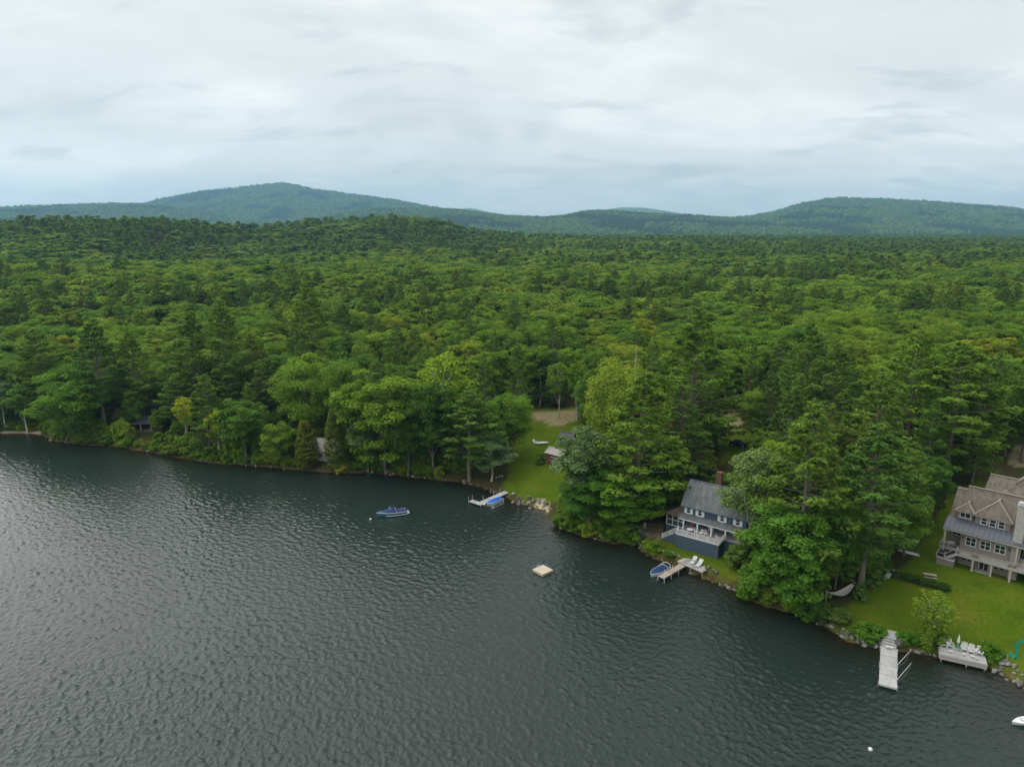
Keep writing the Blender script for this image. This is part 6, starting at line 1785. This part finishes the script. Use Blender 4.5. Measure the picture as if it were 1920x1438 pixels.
# ------------------------------------------------------------------ things around the tan house
p = tl(0.35, 0.75, 4.84); R = empty('barbecue_grill', p, AT, 'black barbecue grill on the corner landing of the tan house', 'grill')
MB().box(-0.45, 0.45, -0.28, 0.28, 0.1, 0.85).build('cart', M['black'], R); MB().lathe((0, 0, 0.86), [(0.42, 0), (0.42, 0.12), (0.30, 0.30), (0.05, 0.36)], 12).build('lid', M['black'], R); MB().box(0.47, 0.85, -0.25, 0.25, 0.80, 0.84).build('side_shelf', M['steel'], R)
round_table('dark round table on the left porch of the tan house', tl(1.2, 3.4, 6.10), 'greychair', 0.6, 'black')
patio_chair('dark chair left of the porch table at the tan house', tl(0.5, 2.7, 6.10), AT + 2.2, 'black'); patio_chair('dark chair right of the porch table at the tan house', tl(1.95, 3.0, 6.10), AT - 2.0, 'black')
patio_chair('dark porch chair beside the stone chimney of the tan house', tl(10.9, 3.6, 6.10), AT + 0.3, 'black')
R = empty('porch_sofa', tl(12.2, 3.5, 6.10), AT, 'tan cushioned sofa on the right porch of the tan house', 'sofa')
MB().box(-0.9, 0.9, -0.4, 0.4, 0.1, 0.42).build('seat', M['raft'], R); MB().box(-0.9, 0.9, 0.25, 0.42, 0.43, 0.9).build('backrest', M['raft'], R)
for s in (-1, 1): MB().box(s * 0.98 - 0.07, s * 0.98 + 0.07, -0.4, 0.42, 0.0, 0.65).build('armrest', M['cabinwall'], R)
for i, fx in enumerate((3.9, 9.2)):
    R = empty('planter_box', tl(fx + 1.4, 0.85, 6.10), AT, ('long planter of greenery on the tan house deck, left one', 'long planter of greenery on the tan house deck, right one')[i], 'planter')
    MB().box(-0.9, 0.9, -0.12, 0.12, 0, 0.22).build('box', M['tantrim'], R)
    cr = KIND['shrub'][i][0]; o = link('plants', cr, None, R); o.scale = (0.055, 0.012, 0.016); o.location = (0, 0, 0.16)
x, y, z = ground_at(1743, 1084); R = empty('picnic_table', (x, y, z), math.radians(-20), 'wooden picnic table on the lawn before the tan house', 'picnic table')
for i in range(4): MB().box(-1.0, 1.0, -0.38 + i * 0.19, -0.205 + i * 0.19, 0.72, 0.76).build('top_board', M['palewood'], R)
for s in (-1, 1): MB().box(-1.0, 1.0, s * 0.72 - 0.13, s * 0.72 + 0.13, 0.43, 0.47).build('bench_board', M['palewood'], R)
for sx in (-0.7, 0.7):
    for s in (-1, 1): MB().bar((sx, s * 0.72, 0), (sx, s * 0.22, 0.71), 0.05, 0.10).build('leg', M['oldwood'], R)
    MB().bar((sx + 0.06, -0.8, 0.40), (sx + 0.06, 0.8, 0.40), 0.05, 0.09).build('crosspiece', M['oldwood'], R)
x, y, z = ground_at(1661, 1087); lounger('white lounge chair on the lawn left of the picnic table', (x, y, z), math.radians(-60), 'white', 'white')
x, y, z = ground_at(1675, 1076); R = empty('stone_bench', (x, y, z), math.radians(-25), 'grey stone bench beside the dark hedge', 'bench')
MB().box(-0.85, 0.85, -0.3, 0.3, 0.45, 0.6).build('seat', M['concrete'], R)
for s in (-1, 1): MB().box(s * 0.6 - 0.12, s * 0.6 + 0.12, -0.26, 0.26, -0.1, 0.445).build('leg', M['concrete'], R)
# clipped hedge, one bush after the other
for i in range(6):
    u = 1686 + i * 16.5; v = 1083 + i * 4.6; x, y, z = ground_at(u, v)
    set_tree('hedge_bush', 'dark clipped hedge bush in the row beside the picnic table', 'bush', 'cedarshrub', i, x, y, 1.35, 2.1, i * 1.3, (0.75, 0.8, 0.75), 'hedge row beside the picnic table', z)
# hammock between a post and the pine trunk
px_, py_, pz_ = ground_at(1548, 1130); qx, qy, qz = ground_at(1603, 1112)
R = empty('hammock', (px_, py_, pz_), 0, 'grey net hammock hung between a pale post and the pine', 'hammock')
d = Vector((qx - px_, qy - py_, qz - pz_)); dn = Vector((-d.y, d.x, 0)).normalized()
MB().tube((0, 0, -0.4), (0, 0, 2.1), 0.09).build('post', M['palewood'], R)
vs = []; fs = []; n, m = 12, 6
for i in range(n + 1):
    t = i / n; sag = 1.55 - 0.95 * math.sin(math.pi * t); w_ = 0.75 * math.sin(math.pi * (0.12 + 0.76 * t))
    for j in range(m + 1):
        s = j / m * 2 - 1; c = d * (0.10 + 0.80 * t) + dn * (w_ * s); vs.append((c.x, c.y, d.z * t + sag + 0.18 * s * s + 0.03 * math.sin(5 * s + 4 * t)))
for i in range(n):
    for j in range(m): fs.append((i * (m + 1) + j, (i + 1) * (m + 1) + j, (i + 1) * (m + 1) + j + 1, i * (m + 1) + j + 1))
MB().add(vs, fs).add([(v[0], v[1], v[2] - 0.02) for v in vs], [f[::-1] for f in fs]).build('net', M['rope'], R, True)
MB().path([(0, 0, 1.95), tuple(d * 0.10 + Vector((0, 0, 1.6)))], 0.02).path([tuple(d * 0.90 + Vector((0, 0, 1.6))), tuple(d + Vector((0, 0, 2.0)))], 0.02).build('rope', M['rope'], R)
for t in (0.10, 0.90): MB().bar(d * t + dn * -0.5 + Vector((0, 0, 1.58 + (d.z if t > 0.5 else 0))), d * t + dn * 0.5 + Vector((0, 0, 1.58 + (d.z if t > 0.5 else 0))), 0.05).build('spreader_bar', M['palewood'], R)
# green plastic mesh fence lying on the lawn at the right edge
pts = [ground_at(u, v) for u, v in ((1866, 1224), (1880, 1229), (1893, 1231), (1904, 1235), (1908, 1228), (1906, 1214), (1911, 1206), (1922, 1202), (1935, 1200))]
R = empty('plastic_fence', pts[0], 0, 'bright green plastic mesh strip curling over the lawn edge', 'fence')
v_ = MB(); o0 = Vector(pts[0])
P = [Vector(p) - o0 for p in pts]
for a, b in zip(P[:-1], P[1:]):
    dd = (b - a); n_ = Vector((-dd.y, dd.x, 0)).normalized() * 0.20
    v_.add([a - n_, b - n_, b + n_ * 0.2 + Vector((0, 0, 0.48)), a + n_ * 0.2 + Vector((0, 0, 0.48)), a + n_ * 1.6, b + n_ * 1.6], [(0, 1, 2, 3), (3, 2, 5, 4)])
v_.build('mesh_strip', M['greenplastic'], R)
for p in P[::2]: MB().tube(p + Vector((0, 0, -0.2)), p + Vector((0.05, 0, 0.75)), 0.02).build('stake', M['steel'], R)
x, y, z = ground_at(1886, 1246); R = empty('marker_post', (x, y, z), 0, 'thin pale stake on the stones beside the green mesh', 'post')
MB().tube((0, 0, -0.3), (0.05, 0, 1.4), 0.03).build('shaft', M['palewood'], R); MB().box(-0.02, 0.12, -0.05, 0.05, 1.4, 1.48).build('cap', M['palewood'], R)
x, y, z = ground_at(1745, 1206); R = empty('marker_post', (x, y, z), 0, 'short white post at the foot of the feathery birch', 'post')
MB().box(-0.07, 0.07, -0.07, 0.07, -0.3, 1.05).build('shaft', M['white'], R); MB().box(-0.10, 0.10, -0.10, 0.10, 1.05, 1.11).build('cap', M['white'], R)

# ------------------------------------------------------------------ bench by the long dock, pole, car
x, y, z = ground_at(929, 900); x2, y2, z2 = ground_at(943, 896)
R = empty('log_bench', (x, y, z), 0, 'pale birch log rail on posts above the long dock', 'bench'); d = Vector((x2 - x, y2 - y, z2 - z))
MB().tube((0, 0, 0.62), d + Vector((0, 0, 0.55)), 0.09).build('log', M['palebark'], R)
for t in (0.08, 0.92): MB().tube(d * t + Vector((0, 0, -0.3)), d * t + Vector((0, 0, 0.55)), 0.07).build('post', M['palebark'], R)
x, y, z = ground_at(1013, 762); hh = height_for(x, y, z, 690)
R = empty('utility_pole', (x, y, z), 0, 'pale utility pole in the wood edge behind the middle lawn', 'utility pole')
MB().tube((0, 0, -0.5), (0, 0, hh), 0.16, 0.11).build('shaft', M['palebark'], R); MB().box(-0.9, 0.9, -0.06, 0.06, hh - 0.7, hh - 0.56).build('crossarm', M['oldwood'], R)
for s in (-0.75, 0, 0.75): MB().lathe((s, 0, hh - 0.56), [(0.04, 0), (0.06, 0.06), (0.03, 0.14)], 8).build('insulator', M['gel'], R)

def car(label, u, v, rz):
    x, y, z = ground_at(u, v)
    R = empty('parked_car', (x, y, z), rz, label, 'car')
    prof = [(-2.2, 0.35), (-2.25, 0.75), (-1.9, 0.95), (-1.0, 1.02), (-0.45, 1.48), (0.95, 1.50), (1.7, 1.05), (2.15, 0.98), (2.2, 0.40)]
    vs = []; fs = []; n = len(prof)
    rows = []
    for yy, k_ in ((-0.84, 0.0), (-0.90, 0.5), (-0.70, 1.0), (0.70, 1.0), (0.90, 0.5), (0.84, 0.0)):
        r_ = []
        for (a_c, b_c) in prof:
            zz = 0.35 if k_ == 0 else (min(b_c, 0.80) if k_ == 0.5 else b_c)
            r_.append((a_c, yy, zz))
        rows.append(r_)
    for r_ in rows: vs += r_
    for i in range(len(rows) - 1):
        for j in range(n - 1): fs.append((i * n + j, i * n + j + 1, (i + 1) * n + j + 1, (i + 1) * n + j))
    fs += [tuple(i * n for i in range(len(rows))), tuple(i * n + n - 1 for i in range(len(rows)))[::-1]]
    MB().add(vs, fs).build('body', M['carblue'], R)
    MB().slab([(-0.98, -0.66, 1.065), (-0.98, 0.66, 1.065), (-0.50, 0.62, 1.475), (-0.50, -0.62, 1.475)][::-1], 0.02).build('windscreen', M['glass'], R)
    MB().slab([(1.66, -0.62, 1.10), (1.66, 0.62, 1.10), (1.0, 0.60, 1.505), (1.0, -0.60, 1.505)], 0.02).build('rear_window', M['glass'], R)
    for s in (-1, 1):
        MB().slab([(-0.75, s * 0.80, 1.02), (1.3, s * 0.80, 1.02), (0.9, s * 0.745, 1.40), (-0.42, s * 0.745, 1.40)], 0.03).build('side_window', M['glass'], R)
        MB().box(-2.24, -2.18, s * 0.62 - 0.16, s * 0.62 + 0.16, 0.62, 0.76).build('headlight', M['gel'], R)
        for xw in (-1.4, 1.4):
            w_ = MB().tube((xw, s * 0.72, 0.33), (xw, s * 0.93, 0.33), 0.33, n=16).build('wheel', M['tyre'], R)
            MB().tube((xw, s * 0.925, 0.33), (xw, s * 0.945, 0.33), 0.20, n=12).build('rim', M['steel'], w_)
car('dark blue car parked under the rounded maple uphill', 1384, 836, math.radians(150))

# tiny far houses on the right hill
for i, (u, v) in enumerate(((1720, 400.5), (1731, 398), (1755, 405.5))):
    dd = ray(u, v); t = 5600.0
    X_, Y_, Z_ = dd[0] * t, dd[1] * t, H + dd[2] * t
    R = empty('distant_house', (X_, Y_, Z_ - 5), 0.3 * i, ['white far house on the right hill, left one', 'white far house on the right hill, middle one', 'white far house on the right hill, right one'][i], 'house')
    MB().box(-12, 12, -8, 8, -20, 8).build('wall', M['white'], R)
    MB().prism([(-9, 8), (9, 8), (0, 15)], -13, 13).build('roof', M['greyroof'], R)
